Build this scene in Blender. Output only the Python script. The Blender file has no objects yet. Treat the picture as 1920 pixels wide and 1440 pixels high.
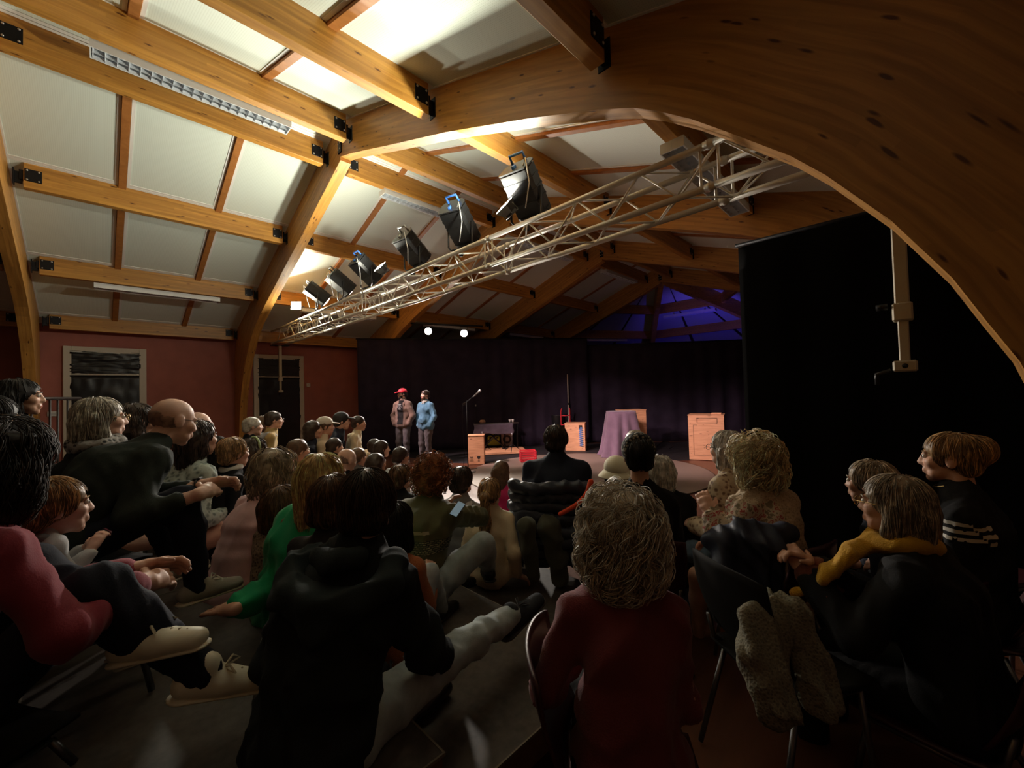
import bpy, bmesh, math, random
import numpy as np
from mathutils import Vector, Matrix
random.seed(7); np.random.seed(7)
scn = bpy.context.scene
COL = scn.collection
# ------------------------------------------------------------------ camera
SC = 0.85                       # one building module unit in metres
FPX = 768.145
def _rot(yaw, pitch, roll):
    cy, sy, cp, sp = math.cos(yaw), math.sin(yaw), math.cos(pitch), math.sin(pitch)
    fw = np.array([-sy*cp, cy*cp, sp]); rt = np.array([cy, sy, 0.0]); up = np.cross(rt, fw)
    cr, sr = math.cos(roll), math.sin(roll)
    return cr*rt+sr*up, -sr*rt+cr*up, fw
CR, CU, CF = _rot(math.radians(44.74), math.radians(1.41), math.radians(-1.59))
CAM = np.array([6.738*SC, -2.802*SC, 1.545])
def ray(x, y): return CF+CR*(x-960)/FPX+CU*(720-y)/FPX
def at(x, y, D): return CAM+ray(x, y)*D
def onz(x, y, Z):
    d = ray(x, y); return CAM+d*(Z-CAM[2])/d[2]
def ony(x, y, Y):
    d = ray(x, y); return CAM+d*(Y-CAM[1])/d[1]
cam_data = bpy.data.cameras.new('camera'); cam = bpy.data.objects.new('camera', cam_data); COL.objects.link(cam)
cam_data.sensor_fit = 'HORIZONTAL'; cam_data.sensor_width = 36; cam_data.lens = FPX/1920*36
cam_data.clip_start = 0.05; cam_data.clip_end = 100
M = Matrix.Identity(4)
for i in range(3): M[i][0] = CR[i]; M[i][1] = CU[i]; M[i][2] = -CF[i]; M[i][3] = CAM[i]
cam.matrix_world = M
scn.camera = cam
# ------------------------------------------------------------------ world, exposure
w = bpy.data.worlds.new('night'); scn.world = w; w.use_nodes = True
w.node_tree.nodes['Background'].inputs[0].default_value = (0.01, 0.012, 0.02, 1)
w.node_tree.nodes['Background'].inputs[1].default_value = 0.1
vs = scn.view_settings
scn.display_settings.display_device = 'sRGB'
vs.view_transform = 'Standard'; vs.look = 'None'; vs.gamma = 1; vs.use_curve_mapping = False
vs.exposure = 0.25
# light strengths (W); every light sits in one of the lamps built further down
POW = dict(house1=66, house3=62, wallspot=85, front=660, back=680, blue=50)

# ------------------------------------------------------------------ materials
MATS = {}
def new_mat(name):
    m = bpy.data.materials.new(name); m.use_nodes = True
    MATS[name] = m
    return m, m.node_tree, m.node_tree.nodes['Principled BSDF']
def mat(name, col, rough=0.6, metal=0.0, spec=0.5, noise=0.0, nscale=8.0, bump=0.0, bscale=60.0, emit=None, estr=0.0, sheen=0.0, alpha=1.0):
    if name in MATS: return MATS[name]
    m, nt, b = new_mat(name)
    b.inputs['Roughness'].default_value = rough; b.inputs['Metallic'].default_value = metal
    b.inputs['Specular IOR Level'].default_value = spec
    if sheen: b.inputs['Sheen Weight'].default_value = sheen
    c = (*col, 1)
    if noise > 0:
        tc = nt.nodes.new('ShaderNodeTexCoord'); nz = nt.nodes.new('ShaderNodeTexNoise'); nz.inputs['Scale'].default_value = nscale; nz.inputs['Detail'].default_value = 4
        rp = nt.nodes.new('ShaderNodeValToRGB')
        rp.color_ramp.elements[0].color = (*[max(0, k*(1-noise)) for k in col], 1); rp.color_ramp.elements[1].color = (*[min(1, k*(1+noise)) for k in col], 1)
        rp.color_ramp.elements[0].position = .3; rp.color_ramp.elements[1].position = .7
        nt.links.new(tc.outputs['Object'], nz.inputs['Vector']); nt.links.new(nz.outputs['Fac'], rp.inputs['Fac']); nt.links.new(rp.outputs['Color'], b.inputs['Base Color'])
    else: b.inputs['Base Color'].default_value = c
    if bump > 0:
        tc = nt.nodes.new('ShaderNodeTexCoord'); nz = nt.nodes.new('ShaderNodeTexNoise'); nz.inputs['Scale'].default_value = bscale; nz.inputs['Detail'].default_value = 5
        bp = nt.nodes.new('ShaderNodeBump'); bp.inputs['Strength'].default_value = bump; bp.inputs['Distance'].default_value = .01
        nt.links.new(tc.outputs['Object'], nz.inputs['Vector']); nt.links.new(nz.outputs['Fac'], bp.inputs['Height']); nt.links.new(bp.outputs['Normal'], b.inputs['Normal'])
    if emit: b.inputs['Emission Color'].default_value = (*emit, 1); b.inputs['Emission Strength'].default_value = estr
    return m
def wood(name, col, dark, uv=True, sx=1.2, sy=14.0, lam=22.0, rough=.45, axis=None, knots=True):
    """glulam / plywood: long grain along u, lamination lines across v, small dark knots"""
    if name in MATS: return MATS[name]
    m, nt, b = new_mat(name); N = nt.nodes.new; L = nt.links.new
    tc = N('ShaderNodeTexCoord'); mp = N('ShaderNodeMapping'); mp.inputs['Scale'].default_value = (sx, sy, sy)
    src = tc.outputs['UV' if uv else 'Object']
    if axis == 'y':
        mp.inputs['Scale'].default_value = (sy, sx, sy)
    if axis == 'z': mp.inputs['Scale'].default_value = (sy, sy, sx)
    L(src, mp.inputs['Vector'])
    nz = N('ShaderNodeTexNoise'); nz.inputs['Scale'].default_value = 1.6; nz.inputs['Detail'].default_value = 6; nz.inputs['Distortion'].default_value = .4
    L(mp.outputs[0], nz.inputs['Vector'])
    r1 = N('ShaderNodeValToRGB'); e = r1.color_ramp.elements
    e[0].position = .33; e[0].color = (*[a*.55+c*.45 for a, c in zip(dark, col)], 1); e[1].position = .66; e[1].color = (*col, 1)
    L(nz.outputs['Fac'], r1.inputs['Fac'])
    out = r1.outputs['Color']
    if lam:
        sp = N('ShaderNodeSeparateXYZ'); L(src, sp.inputs[0])
        mu = N('ShaderNodeMath'); mu.operation = 'MULTIPLY'; mu.inputs[1].default_value = lam
        L(sp.outputs['Y' if uv else 'Z'], mu.inputs[0])
        fl = N('ShaderNodeMath'); fl.operation = 'FLOOR'; L(mu.outputs[0], fl.inputs[0])
        # every lamella is made of finger-jointed boards of slightly different tone
        mx = N('ShaderNodeMath'); mx.operation = 'MULTIPLY_ADD'; mx.inputs[1].default_value = .7
        wn0 = N('ShaderNodeTexWhiteNoise'); wn0.noise_dimensions = '1D'; L(fl.outputs[0], wn0.inputs['W'])
        L(sp.outputs['X' if uv else ('Y' if axis == 'y' else 'X')], mx.inputs[0]); L(wn0.outputs['Value'], mx.inputs[2])
        fx = N('ShaderNodeMath'); fx.operation = 'FLOOR'; L(mx.outputs[0], fx.inputs[0])
        cb = N('ShaderNodeCombineXYZ'); L(fx.outputs[0], cb.inputs[0]); L(fl.outputs[0], cb.inputs[1])
        wn = N('ShaderNodeTexWhiteNoise'); wn.noise_dimensions = '2D'; L(cb.outputs[0], wn.inputs['Vector'])
        r2 = N('ShaderNodeValToRGB'); r2.color_ramp.elements[0].color = (.72, .70, .66, 1); r2.color_ramp.elements[1].color = (1.0, 1.0, 1.0, 1)
        L(wn.outputs['Value'], r2.inputs['Fac'])
        ml = N('ShaderNodeMixRGB'); ml.blend_type = 'MULTIPLY'; ml.inputs[0].default_value = .8; L(out, ml.inputs[1]); L(r2.outputs[0], ml.inputs[2]); out = ml.outputs[0]
    if knots:
        vm = N('ShaderNodeMapping'); k = [3.4, 13, 13]
        if axis == 'y': k = [13, 3.4, 13]
        vm.inputs['Scale'].default_value = k; L(src, vm.inputs['Vector'])
        vo = N('ShaderNodeTexVoronoi'); vo.inputs['Scale'].default_value = 1.0; vo.inputs['Randomness'].default_value = 1.0; L(vm.outputs[0], vo.inputs['Vector'])
        nz2 = N('ShaderNodeTexNoise'); nz2.inputs['Scale'].default_value = 1.5; L(vm.outputs[0], nz2.inputs['Vector'])
        sb = N('ShaderNodeMath'); sb.operation = 'MULTIPLY_ADD'; sb.inputs[1].default_value = .22; L(nz2.outputs['Fac'], sb.inputs[0]); L(vo.outputs['Distance'], sb.inputs[2])
        r3 = N('ShaderNodeValToRGB'); r3.color_ramp.elements[0].position = .19; r3.color_ramp.elements[0].color = (.22, .13, .08, 1); r3.color_ramp.elements[1].position = .27; r3.color_ramp.elements[1].color = (1, 1, 1, 1)
        L(sb.outputs[0], r3.inputs['Fac'])
        ml = N('ShaderNodeMixRGB'); ml.blend_type = 'MULTIPLY'; ml.inputs[0].default_value = 1; L(out, ml.inputs[1]); L(r3.outputs[0], ml.inputs[2]); out = ml.outputs[0]
    L(out, b.inputs['Base Color']); b.inputs['Roughness'].default_value = rough
    bp = N('ShaderNodeBump'); bp.inputs['Strength'].default_value = .15; bp.inputs['Distance'].default_value = .004; L(nz.outputs['Fac'], bp.inputs['Height']); L(bp.outputs[0], b.inputs['Normal'])
    return m

# ------------------------------------------------------------------ mesh helpers
class MB:
    """collects shapes; build() links them as one mesh object"""
    def __init__(s): s.v = []; s.f = []; s.m = []; s.cur = 0; s.sm = []
    def mi(s, i): s.cur = i; return s
    def add(s, vs, fs, smooth=False):
        o = len(s.v); s.v += [tuple(map(float, q)) for q in vs]
        for f in fs: s.f.append(tuple(o+i for i in f)); s.m.append(s.cur); s.sm.append(smooth)
        return s
    def box(s, c, d, R=None, ch=0.0):
        """box with optional chamfer; c centre, d full sizes, R 3x3 rotation"""
        hx, hy, hz = [k/2 for k in d]
        if ch <= 0:
            vs = [(-hx, -hy, -hz), (hx, -hy, -hz), (hx, hy, -hz), (-hx, hy, -hz), (-hx, -hy, hz), (hx, -hy, hz), (hx, hy, hz), (-hx, hy, hz)]
            fs = [(0, 3, 2, 1), (4, 5, 6, 7), (0, 1, 5, 4), (1, 2, 6, 5), (2, 3, 7, 6), (3, 0, 4, 7)]
        else:
            ch = min(ch, hx*.9, hy*.9, hz*.9); vs = []; idx = {}
            for sx in (-1, 1):
                for sy in (-1, 1):
                    for sz in (-1, 1):
                        for a in range(3):
                            q = [sx*hx, sy*hy, sz*hz]
                            for k in range(3):
                                if k != a: q[k] -= (sx, sy, sz)[k]*ch
                            idx[(sx, sy, sz, a)] = len(vs); vs.append(q)
            fs = []
            for a in range(3):
                b_, c_ = (a+1) % 3, (a+2) % 3
                for sg in (-1, 1):
                    q = []
                    for sb, sc in ((-1, -1), (1, -1), (1, 1), (-1, 1)):
                        t = [0, 0, 0]; t[a] = sg; t[b_] = sb; t[c_] = sc; q.append(idx[(*t, a)])
                    fs.append(tuple(q if sg > 0 else q[::-1]))
                    # edges between a-face and b-face
                for sg in (-1, 1):
                    for sb in (-1, 1):
                        t0 = [0, 0, 0]; t0[a] = sg; t0[b_] = sb; t1 = list(t0); t0[c_] = -1; t1[c_] = 1
                        q = [idx[(*t0, a)], idx[(*t0, b_)], idx[(*t1, b_)], idx[(*t1, a)]]
                        fs.append(tuple(q if sg*sb > 0 else q[::-1]))
            for sx in (-1, 1):
                for sy in (-1, 1):
                    for sz in (-1, 1):
                        q = [idx[(sx, sy, sz, a)] for a in range(3)]
                        fs.append(tuple(q if sx*sy*sz > 0 else q[::-1]))
        if R is not None: vs = [np.asarray(R)@np.array(q) for q in vs]
        return s.add([(q[0]+c[0], q[1]+c[1], q[2]+c[2]) for q in vs], fs)
    def tube(s, pts, r, n=8, caps=True, closed=False):
        pts = [np.array(p, float) for p in pts]; k = len(pts)
        rs = list(r) if hasattr(r, '__len__') else [r]*k
        vs = []; fs = []; prev = None
        for i, p in enumerate(pts):
            if closed: t = pts[(i+1) % k]-pts[i-1]
            else: t = (pts[min(i+1, k-1)]-pts[max(i-1, 0)])
            t = t/(np.linalg.norm(t)+1e-12)
            if prev is None:
                a = np.array([0, 0, 1.0]) if abs(t[2]) < .9 else np.array([1.0, 0, 0])
                u_ = np.cross(t, a)
            else: u_ = prev-t*(prev@t)
            u_ = u_/(np.linalg.norm(u_)+1e-12); prev = u_; v_ = np.cross(t, u_)
            for j in range(n):
                a = 2*math.pi*j/n; vs.append(p+rs[i]*(u_*math.cos(a)+v_*math.sin(a)))
        m = k if closed else k-1
        for i in range(m):
            i2 = (i+1) % k
            for j in range(n): fs.append((i*n+j, i*n+(j+1) % n, i2*n+(j+1) % n, i2*n+j))
        if caps and not closed: fs.append(tuple(range(n))[::-1]); fs.append(tuple((k-1)*n+j for j in range(n)))
        return s.add(vs, fs, n > 5)
    def lathe(s, prof, c=(0, 0, 0), n=20, R=None):
        vs = []; fs = []
        for (r, z) in prof:
            for j in range(n):
                a = 2*math.pi*j/n; q = np.array([r*math.cos(a), r*math.sin(a), z])
                if R is not None: q = np.asarray(R)@q
                vs.append(q+np.array(c))
        for i in range(len(prof)-1):
            for j in range(n): fs.append((i*n+j, i*n+(j+1) % n, (i+1)*n+(j+1) % n, (i+1)*n+j))
        fs.append(tuple(range(n))[::-1]); fs.append(tuple((len(prof)-1)*n+j for j in range(n)))
        return s.add(vs, fs, True)
    def prism(s, poly, h, R=None, c=(0, 0, 0)):
        """polygon in local xy extruded along local z by h"""
        n = len(poly); vs = [np.array([x, y, 0.0]) for x, y in poly]+[np.array([x, y, h]) for x, y in poly]
        if R is not None: vs = [np.asarray(R)@q for q in vs]
        vs = [q+np.array(c) for q in vs]
        fs = [tuple(range(n))[::-1], tuple(range(n, 2*n))]+[(i, (i+1) % n, n+(i+1) % n, n+i) for i in range(n)]
        return s.add(vs, fs)
    def grid(s, P, thick=None, smooth=True):
        """P array (a,b,3) surface; optional thickness vector"""
        P = np.asarray(P, float); a, b_ = P.shape[:2]
        vs = P.reshape(-1, 3); fs = [(i*b_+j, (i+1)*b_+j, (i+1)*b_+j+1, i*b_+j+1) for i in range(a-1) for j in range(b_-1)]
        if thick is None: return s.add(vs, fs, smooth)
        n = a*b_; Q = (P+np.asarray(thick)).reshape(-1, 3)
        vs = np.vstack([vs, Q]); fs2 = list(fs)+[tuple(n+i for i in f[::-1]) for f in fs]
        per = [i*b_ for i in range(a)]+[(a-1)*b_+j for j in range(1, b_)]+[i*b_+b_-1 for i in range(a-2, -1, -1)]+[j for j in range(b_-2, 0, -1)]
        for i in range(len(per)):
            p, q = per[i], per[(i+1) % len(per)]; fs2.append((q, p, n+p, n+q))
        return s.add(vs, fs2, smooth)
    def build(s, name, mats, parent=None, loc=None, rot=None):
        me = bpy.data.meshes.new(name); me.from_pydata(s.v, [], s.f)
        if not isinstance(mats, (list, tuple)): mats = [mats]
        for m in mats: me.materials.append(m)
        me.polygons.foreach_set('material_index', s.m); me.polygons.foreach_set('use_smooth', s.sm); me.update()
        return link(name, me, parent, loc, rot)
def link(name, me, parent=None, loc=None, rot=None):
    o = bpy.data.objects.new(name, me); COL.objects.link(o)
    if parent is not None: o.parent = parent
    if loc is not None: o.location = tuple(loc)
    if rot is not None: o.rotation_euler = tuple(rot)
    return o
def empty(name, loc=(0, 0, 0), rotz=0.0):
    o = bpy.data.objects.new(name, None); COL.objects.link(o); o.location = tuple(loc); o.rotation_euler = (0, 0, rotz); o.empty_display_size = .1
    return o
def tag(o, label=None, cat=None, group=None, kind=None):
    if label: o['label'] = label
    if cat: o['category'] = cat
    if group: o['group'] = group
    if kind: o['kind'] = kind
    return o
def struct(o): o['kind'] = 'structure'; return o
def Rz(a): c, s = math.cos(a), math.sin(a); return np.array([[c, -s, 0], [s, c, 0], [0, 0, 1]])
def Rx(a): c, s = math.cos(a), math.sin(a); return np.array([[1, 0, 0], [0, c, -s], [0, s, c]])
def Ry(a): c, s = math.cos(a), math.sin(a); return np.array([[c, 0, s], [0, 1, 0], [-s, 0, c]])
def frame(d, upv=(0, 0, 1)):
    """columns x,y,z with z along d"""
    z = np.array(d, float); z /= np.linalg.norm(z); x = np.cross(upv, z)
    if np.linalg.norm(x) < 1e-6: x = np.cross((0, 1, 0), z)
    x /= np.linalg.norm(x); y = np.cross(z, x); return np.stack([x, y, z], 1)
def copytree(o, parent=None):
    c = o.copy(); COL.objects.link(c); c.parent = parent
    for ch in o.children: copytree(ch, c)
    return c
def aim_light(name, kind, loc, target, power, col, parent=None, size=.1, spot=60, blend=.4):
    ld = bpy.data.lights.new(name, kind); ld.energy = power; ld.color = col
    if kind == 'SPOT': ld.spot_size = math.radians(spot); ld.spot_blend = blend; ld.shadow_soft_size = size
    elif kind == 'AREA': ld.shape = 'RECTANGLE'; ld.size, ld.size_y = size
    else: ld.shadow_soft_size = size
    o = bpy.data.objects.new(name, ld); COL.objects.link(o)
    d = Vector(target)-Vector(loc); o.location = tuple(loc); o.rotation_euler = d.to_track_quat('-Z', 'Y').to_euler()
    return o
# ------------------------------------------------------------------ the hall (module unit U, camera height Z0)
U = SC; Z0 = 1.545
def uz(z): return z*U+Z0
def onx(x, y, X):
    d = ray(x, y); return CAM+d*(X-CAM[0])/d[0]
WOODA = wood('arch_glulam', (.58, .285, .062), (.25, .09, .016), uv=True, sx=.9, sy=16, lam=24)
WOODP = wood('purlin_glulam', (.60, .30, .056), (.27, .095, .016), uv=False, axis='y', sx=1.1, sy=18, lam=26)
WOODB = wood('batten_wood', (.42, .17, .045), (.24, .08, .018), uv=False, sx=8, sy=8, lam=0, knots=False)
BLACKM = mat('black_steel', (.012, .012, .014), .45, .6)
BOLT = mat('zinc_bolt', (.7, .7, .72), .3, 1)
def panel_mat():
    m, nt, b = new_mat('ceiling_panel'); N = nt.nodes.new; L = nt.links.new
    tc = N('ShaderNodeTexCoord'); w1 = N('ShaderNodeTexWave'); w2 = N('ShaderNodeTexWave')
    for w_, ax in ((w1, 'X'), (w2, 'Y')):
        w_.bands_direction = ax; w_.inputs['Scale'].default_value = 17.0; w_.wave_profile = 'SIN'; L(tc.outputs['Object'], w_.inputs['Vector'])
    mu = N('ShaderNodeMath'); mu.operation = 'MULTIPLY'; L(w1.outputs['Fac'], mu.inputs[0]); L(w2.outputs['Fac'], mu.inputs[1])
    rp = N('ShaderNodeValToRGB'); rp.color_ramp.elements[0].position = .55; rp.color_ramp.elements[0].color = (.70, .77, .69, 1); rp.color_ramp.elements[1].position = .8; rp.color_ramp.elements[1].color = (.57, .63, .55, 1)
    L(mu.outputs[0], rp.inputs['Fac']); L(rp.outputs[0], b.inputs['Base Color']); b.inputs['Roughness'].default_value = .85
    return m
PANEL = panel_mat(); PWHITE = mat('panel_edge_white', (.78, .78, .74), .6)
BLOCKSLAB = mat('light_block_slab', (.10, .045, .02), .8)

INNER_R = [(0, 4.06), (.38, 3.95), (1.6, 3.53), (2.918, 3.085), (3.6, 2.83), (4.287, 2.57), (4.956, 2.30), (5.28, 2.147), (5.46, 2.032), (5.70, 1.85), (5.908, 1.667), (6.256, 1.351), (6.414, 1.174), (6.671, .833), (6.872, .494), (6.971, .272), (7.06, .081), (7.2, -.4), (7.3, -1.0), (7.33, -1.818)]
INNER_L = [(0, 4.00), (.38, 3.86), (1.83, 3.31), (3.1, 2.86), (4.313, 2.42), (4.956, 2.17), (5.28, 2.03), (5.46, 1.94), (5.70, 1.79), (5.908, 1.63), (6.256, 1.33), (6.414, 1.16), (6.671, .82), (6.872, .49), (6.971, .27), (7.06, .08), (7.2, -.4), (7.3, -1.0), (7.33, -1.818)]
ROOF0, RSL = 4.66, .345
def outer_for(inner):
    n = len(inner); out = []
    for (x, z) in inner:
        # walk a roof-then-wall path proportionally
        if x <= 5.3: xo = x+.16*min(1, x/2); out.append((xo, ROOF0+.06-RSL*xo))
        elif z > .9: t = (x-5.3)/(6.63-5.3); xo = 5.46+t*2.3; out.append((xo, ROOF0+.06-RSL*xo))
        else: out.append((7.80, z+.25 if z > -.3 else z))
    return out
def half_arch(inner, sgn, y0, y1, parent):
    """curved glulam half frame, extruded in y; uv runs along the beam so the laminations follow the curve"""
    ou = outer_for(inner); n = len(inner)
    s = [0]
    for i in range(1, n): s.append(s[-1]+math.dist(inner[i], inner[i-1]))
    vs = []; uv = []
    for y in (y0, y1):
        for (x, z), (xo, zo) in zip(inner, ou):
            for k in range(5):
                t = k/4; vs.append((sgn*(x+(xo-x)*t)*U, y*U, uz(z+(zo-z)*t)))
    fs = []; uvs = []; H = n*5
    def q(a, b_, c, d, ua): fs.append((a, b_, c, d)); uvs.append(ua)
    for i in range(n-1):
        for k in range(4):
            a = i*5+k; d0 = math.dist(inner[i], ou[i]); d1 = math.dist(inner[i+1], ou[i+1])
            ua = [(s[i], d0*k/4), (s[i+1], d1*k/4), (s[i+1], d1*(k+1)/4), (s[i], d0*(k+1)/4)]
            f1 = (a, a+5, a+6, a+1); f2 = tuple(H+t for t in f1[::-1])
            q(*f1, ua); q(*f2, ua[::-1])
        a = i*5; q(a, H+a, H+a+5, a+5, [(s[i], 2.0), (s[i], 2.2), (s[i+1], 2.2), (s[i+1], 2.0)])
        a = i*5+4; q(a+5, H+a+5, H+a, a, [(s[i+1], 3.0), (s[i+1], 3.2), (s[i], 3.2), (s[i], 3.0)])
    for i in (0, n-1):
        for k in range(4):
            a = i*5+k; q(a, a+1, H+a+1, H+a, [(s[i], k/5), (s[i], (k+1)/5), (s[i]+.2, (k+1)/5), (s[i]+.2, k/5)])
    me = bpy.data.meshes.new('half_arch'); me.from_pydata(vs, [], fs); me.materials.append(WOODA)
    ul = me.uv_layers.new(name='UVMap'); flat = [c for ua in uvs for p_ in ua for c in p_]; ul.data.foreach_set('uv', flat)
    bm = bmesh.new(); bm.from_mesh(me); bmesh.ops.recalc_face_normals(bm, faces=bm.faces); bm.to_mesh(me); bm.free()
    return link('half_arch', me, parent)
FR = {'Y': -8, 'Z': -4, 'A': 0, 'B': 4, 'C': 8, 'D': 12}
ALAB = {'Y': 'curved timber arch behind the seating tiers', 'Z': 'timber arch at the far left edge, dark column by the railing', 'A': 'huge curved timber arch sweeping over the lighting truss',
        'B': 'timber arch just behind the lighting truss and spotlights', 'C': 'timber arch over the back of the stage, second before the blue-lit end', 'D': 'timber arch at the blue-lit end where roof beams radiate'}
for k, y in FR.items():
    if k == 'Y': continue
    e = empty('arch_frame', (0, 0, 0)); tag(e, ALAB[k], 'beam', 'glulam arches of the hall')
    half_arch(INNER_R, 1, y+.06, y+.24, e); half_arch(INNER_L, -1, y+.06, y+.24, e)
    for sy in (-1, 1):
        mb = MB(); mb.box((0, (y+.15)*U+sy*.085, uz(4.27)), (.10, .016, .26), ch=.003); mb.mi(1)
        for bx in (-.028, .028):
            for bz in (-.08, 0.0, .08): mb.lathe([(.0, 0), (.012, 0), (.012, .008), (.006, .012)], (bx, (y+.15)*U+sy*.093, uz(4.27)+bz), 8, Rx(-sy*math.pi/2))
        mb.build('ridge_plate', [BLACKM, BOLT], e)
# purlins -----------------------------------------------------------------
ceiling = struct(empty('ceiling'))
PA = [.474, 2.742, 5.11, 7.344]
PWD, PGAP0, PGAP1 = .13, .40, -.04       # width, start after a frame, end before the next
def purlin_mesh(sgn, a, ylen):
    zb = 4.25-.334*a; xc = sgn*a-PWD/2; zt = ROOF0-RSL*a+(.05 if True else 0)
    mb = MB(); mb.box((0, 0, (zb+zt)/2*U+Z0-uz(zb)), (PWD*U, ylen*U, (zt-zb)*U), ch=.004)
    return mb, xc*U, uz(zb)
def bracket_mesh():
    """black hanger: side plates on the purlin, a knuckle and a back plate on the arch"""
    mb = MB()
    for s in (-1, 1): mb.box((s*(PWD*U/2+.004), .085, .165), (.008, .15, .16), ch=.002)
    mb.box((0, -.01, .165), (PWD*U*.5, .06, .13), ch=.004)
    mb.box((0, -.085, .13), (.10, .012, .21), ch=.004); mb.box((0, -.05, .13), (.03, .08, .15), ch=.004)
    mb.mi(1)
    for s in (-1, 1):
        for yy in (.032, .135):
            for zz in (.105, .225): mb.lathe([(0, 0), (.011, 0), (.011, .006), (.005, .010)], (s*(PWD*U/2+.008), yy, zz), 8, Ry(s*math.pi/2))
    me = mb.build('bracket', [BLACKM, BOLT]); d = me.data; bpy.data.objects.remove(me); return d
BRK = bracket_mesh()
BAYS = [(-8, 'back'), (-4, 'near'), (0, 'truss'), (4, 'mid'), (8, 'far')]
for by, _ in BAYS:
    for sgn in (-1, 1):
        for a in PA:
            y0, y1 = by+PGAP0, by+4+PGAP1
            mb, x, z = purlin_mesh(sgn, a, y1-y0)
            o = mb.build('purlin', WOODP, ceiling, (x, (y0+y1)/2*U, z))
            for s in (-1, 1):
                b = link('bracket', BRK, o, (0, s*(y1-y0)/2*U, 0), (0, 0, 0 if s < 0 else math.pi))
# ceiling panels and battens ------------------------------------------------
XB = [(.02, .44), (.44, 2.70), (2.70, 5.06), (5.06, 7.30), (7.30, 7.80)]
YB = [(.22, 1.43), (1.54, 2.78), (2.89, 4.08)]
PTILT = math.atan(RSL)
pcache = {}
def panel_data(lx, ly):
    k = (round(lx, 3), round(ly, 3))
    if k not in pcache:
        mb = MB(); r_ = .035
        mb.mi(0).box((0, 0, .012), (lx-2*r_, ly-2*r_, .02))
        mb.mi(1)
        for s in (-1, 1): mb.box((s*(lx/2-r_/2), 0, .006), (r_, ly, .022)); mb.box((0, s*(ly/2-r_/2), .006), (lx-2*r_, r_, .022))
        o = mb.build('ceiling_panel', [PANEL, PWHITE]); pcache[k] = o.data; bpy.data.objects.remove(o)
    return pcache[k]
for by, _ in BAYS:
    for sgn in (-1, 1):
        for x0, x1 in XB:
            for y0, y1 in YB:
                xm = (x0+x1)/2; lx = (x1-x0)*U/math.cos(PTILT)-.006
                link('ceiling_panel', panel_data(lx, (y1-y0)*U), ceiling, (sgn*xm*U, (by+(y0+y1)/2)*U, uz(ROOF0-RSL*xm)), (0, sgn*PTILT, 0))
        for yb in (1.485, 2.835):
            mb = MB(); mb.box((0, 0, 0), (7.8*U/math.cos(PTILT), .10*U, .05), ch=.003)
            mb.build('batten', WOODB, ceiling, (sgn*3.9*U, (by+yb)*U, uz(ROOF0-RSL*3.9)-.012), (0, sgn*PTILT, 0))
for sgn in (-1, 1):
    mb = MB(); mb.box((0, 0, .06), (8.0*U/math.cos(PTILT), 20.4*U, .06)); mb.build('light_block_slab', BLOCKSLAB, ceiling, (sgn*4.0*U, 2.1*U, uz(ROOF0-RSL*4.0)), (0, sgn*PTILT, 0))  # backing slab added above the panels to block light
# the apse: beams radiating from the last ridge point -----------------------
AY = 12.15
def apse_pt(r_, ang, z): return (r_*math.cos(ang)*U, (AY+r_*math.sin(ang))*U, uz(z))
angs = [math.pi-i*math.pi/3 for i in range(4)]
for i in range(1, 3):
    a = angs[i]; e = empty('hip_rafter'); tag(e, ['dark hip beam dropping straight down through the blue-lit end', 'roof beam sloping down to the right at the blue-lit end'][i-1], 'beam', 'radiating roof beams')
    d = np.array([math.cos(a), math.sin(a), 0]); sd = np.array([-d[1], d[0], 0])*.08
    vs = []; inn = [(0, 4.03), (2.9, 3.06), (4.3, 2.55), (5.3, 2.12), (6.0, 1.6), (6.7, .8), (7.0, .1), (7.3, -1.818)]; ou = outer_for(inn)
    for s in (-1, 1):
        for (x, z), (xo, zo) in zip(inn, ou):
            vs.append(np.array([x*d[0]*U, (AY+x*d[1])*U, uz(z)])+s*sd); vs.append(np.array([xo*d[0]*U, (AY+xo*d[1])*U, uz(zo)])+s*sd)
    n = len(inn); H = 2*n; fs = []
    for j in range(n-1):
        fs += [(2*j, 2*j+2, 2*j+3, 2*j+1), (H+2*j+1, H+2*j+3, H+2*j+2, H+2*j), (2*j, H+2*j, H+2*j+2, 2*j+2), (2*j+3, H+2*j+3, H+2*j+1, 2*j+1)]
    fs += [(0, 1, H+1, H), (H-1, H-2, 2*H-2, 2*H-1)]
    MB().add(vs, fs).build('rafter', WOODP, e)
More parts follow.
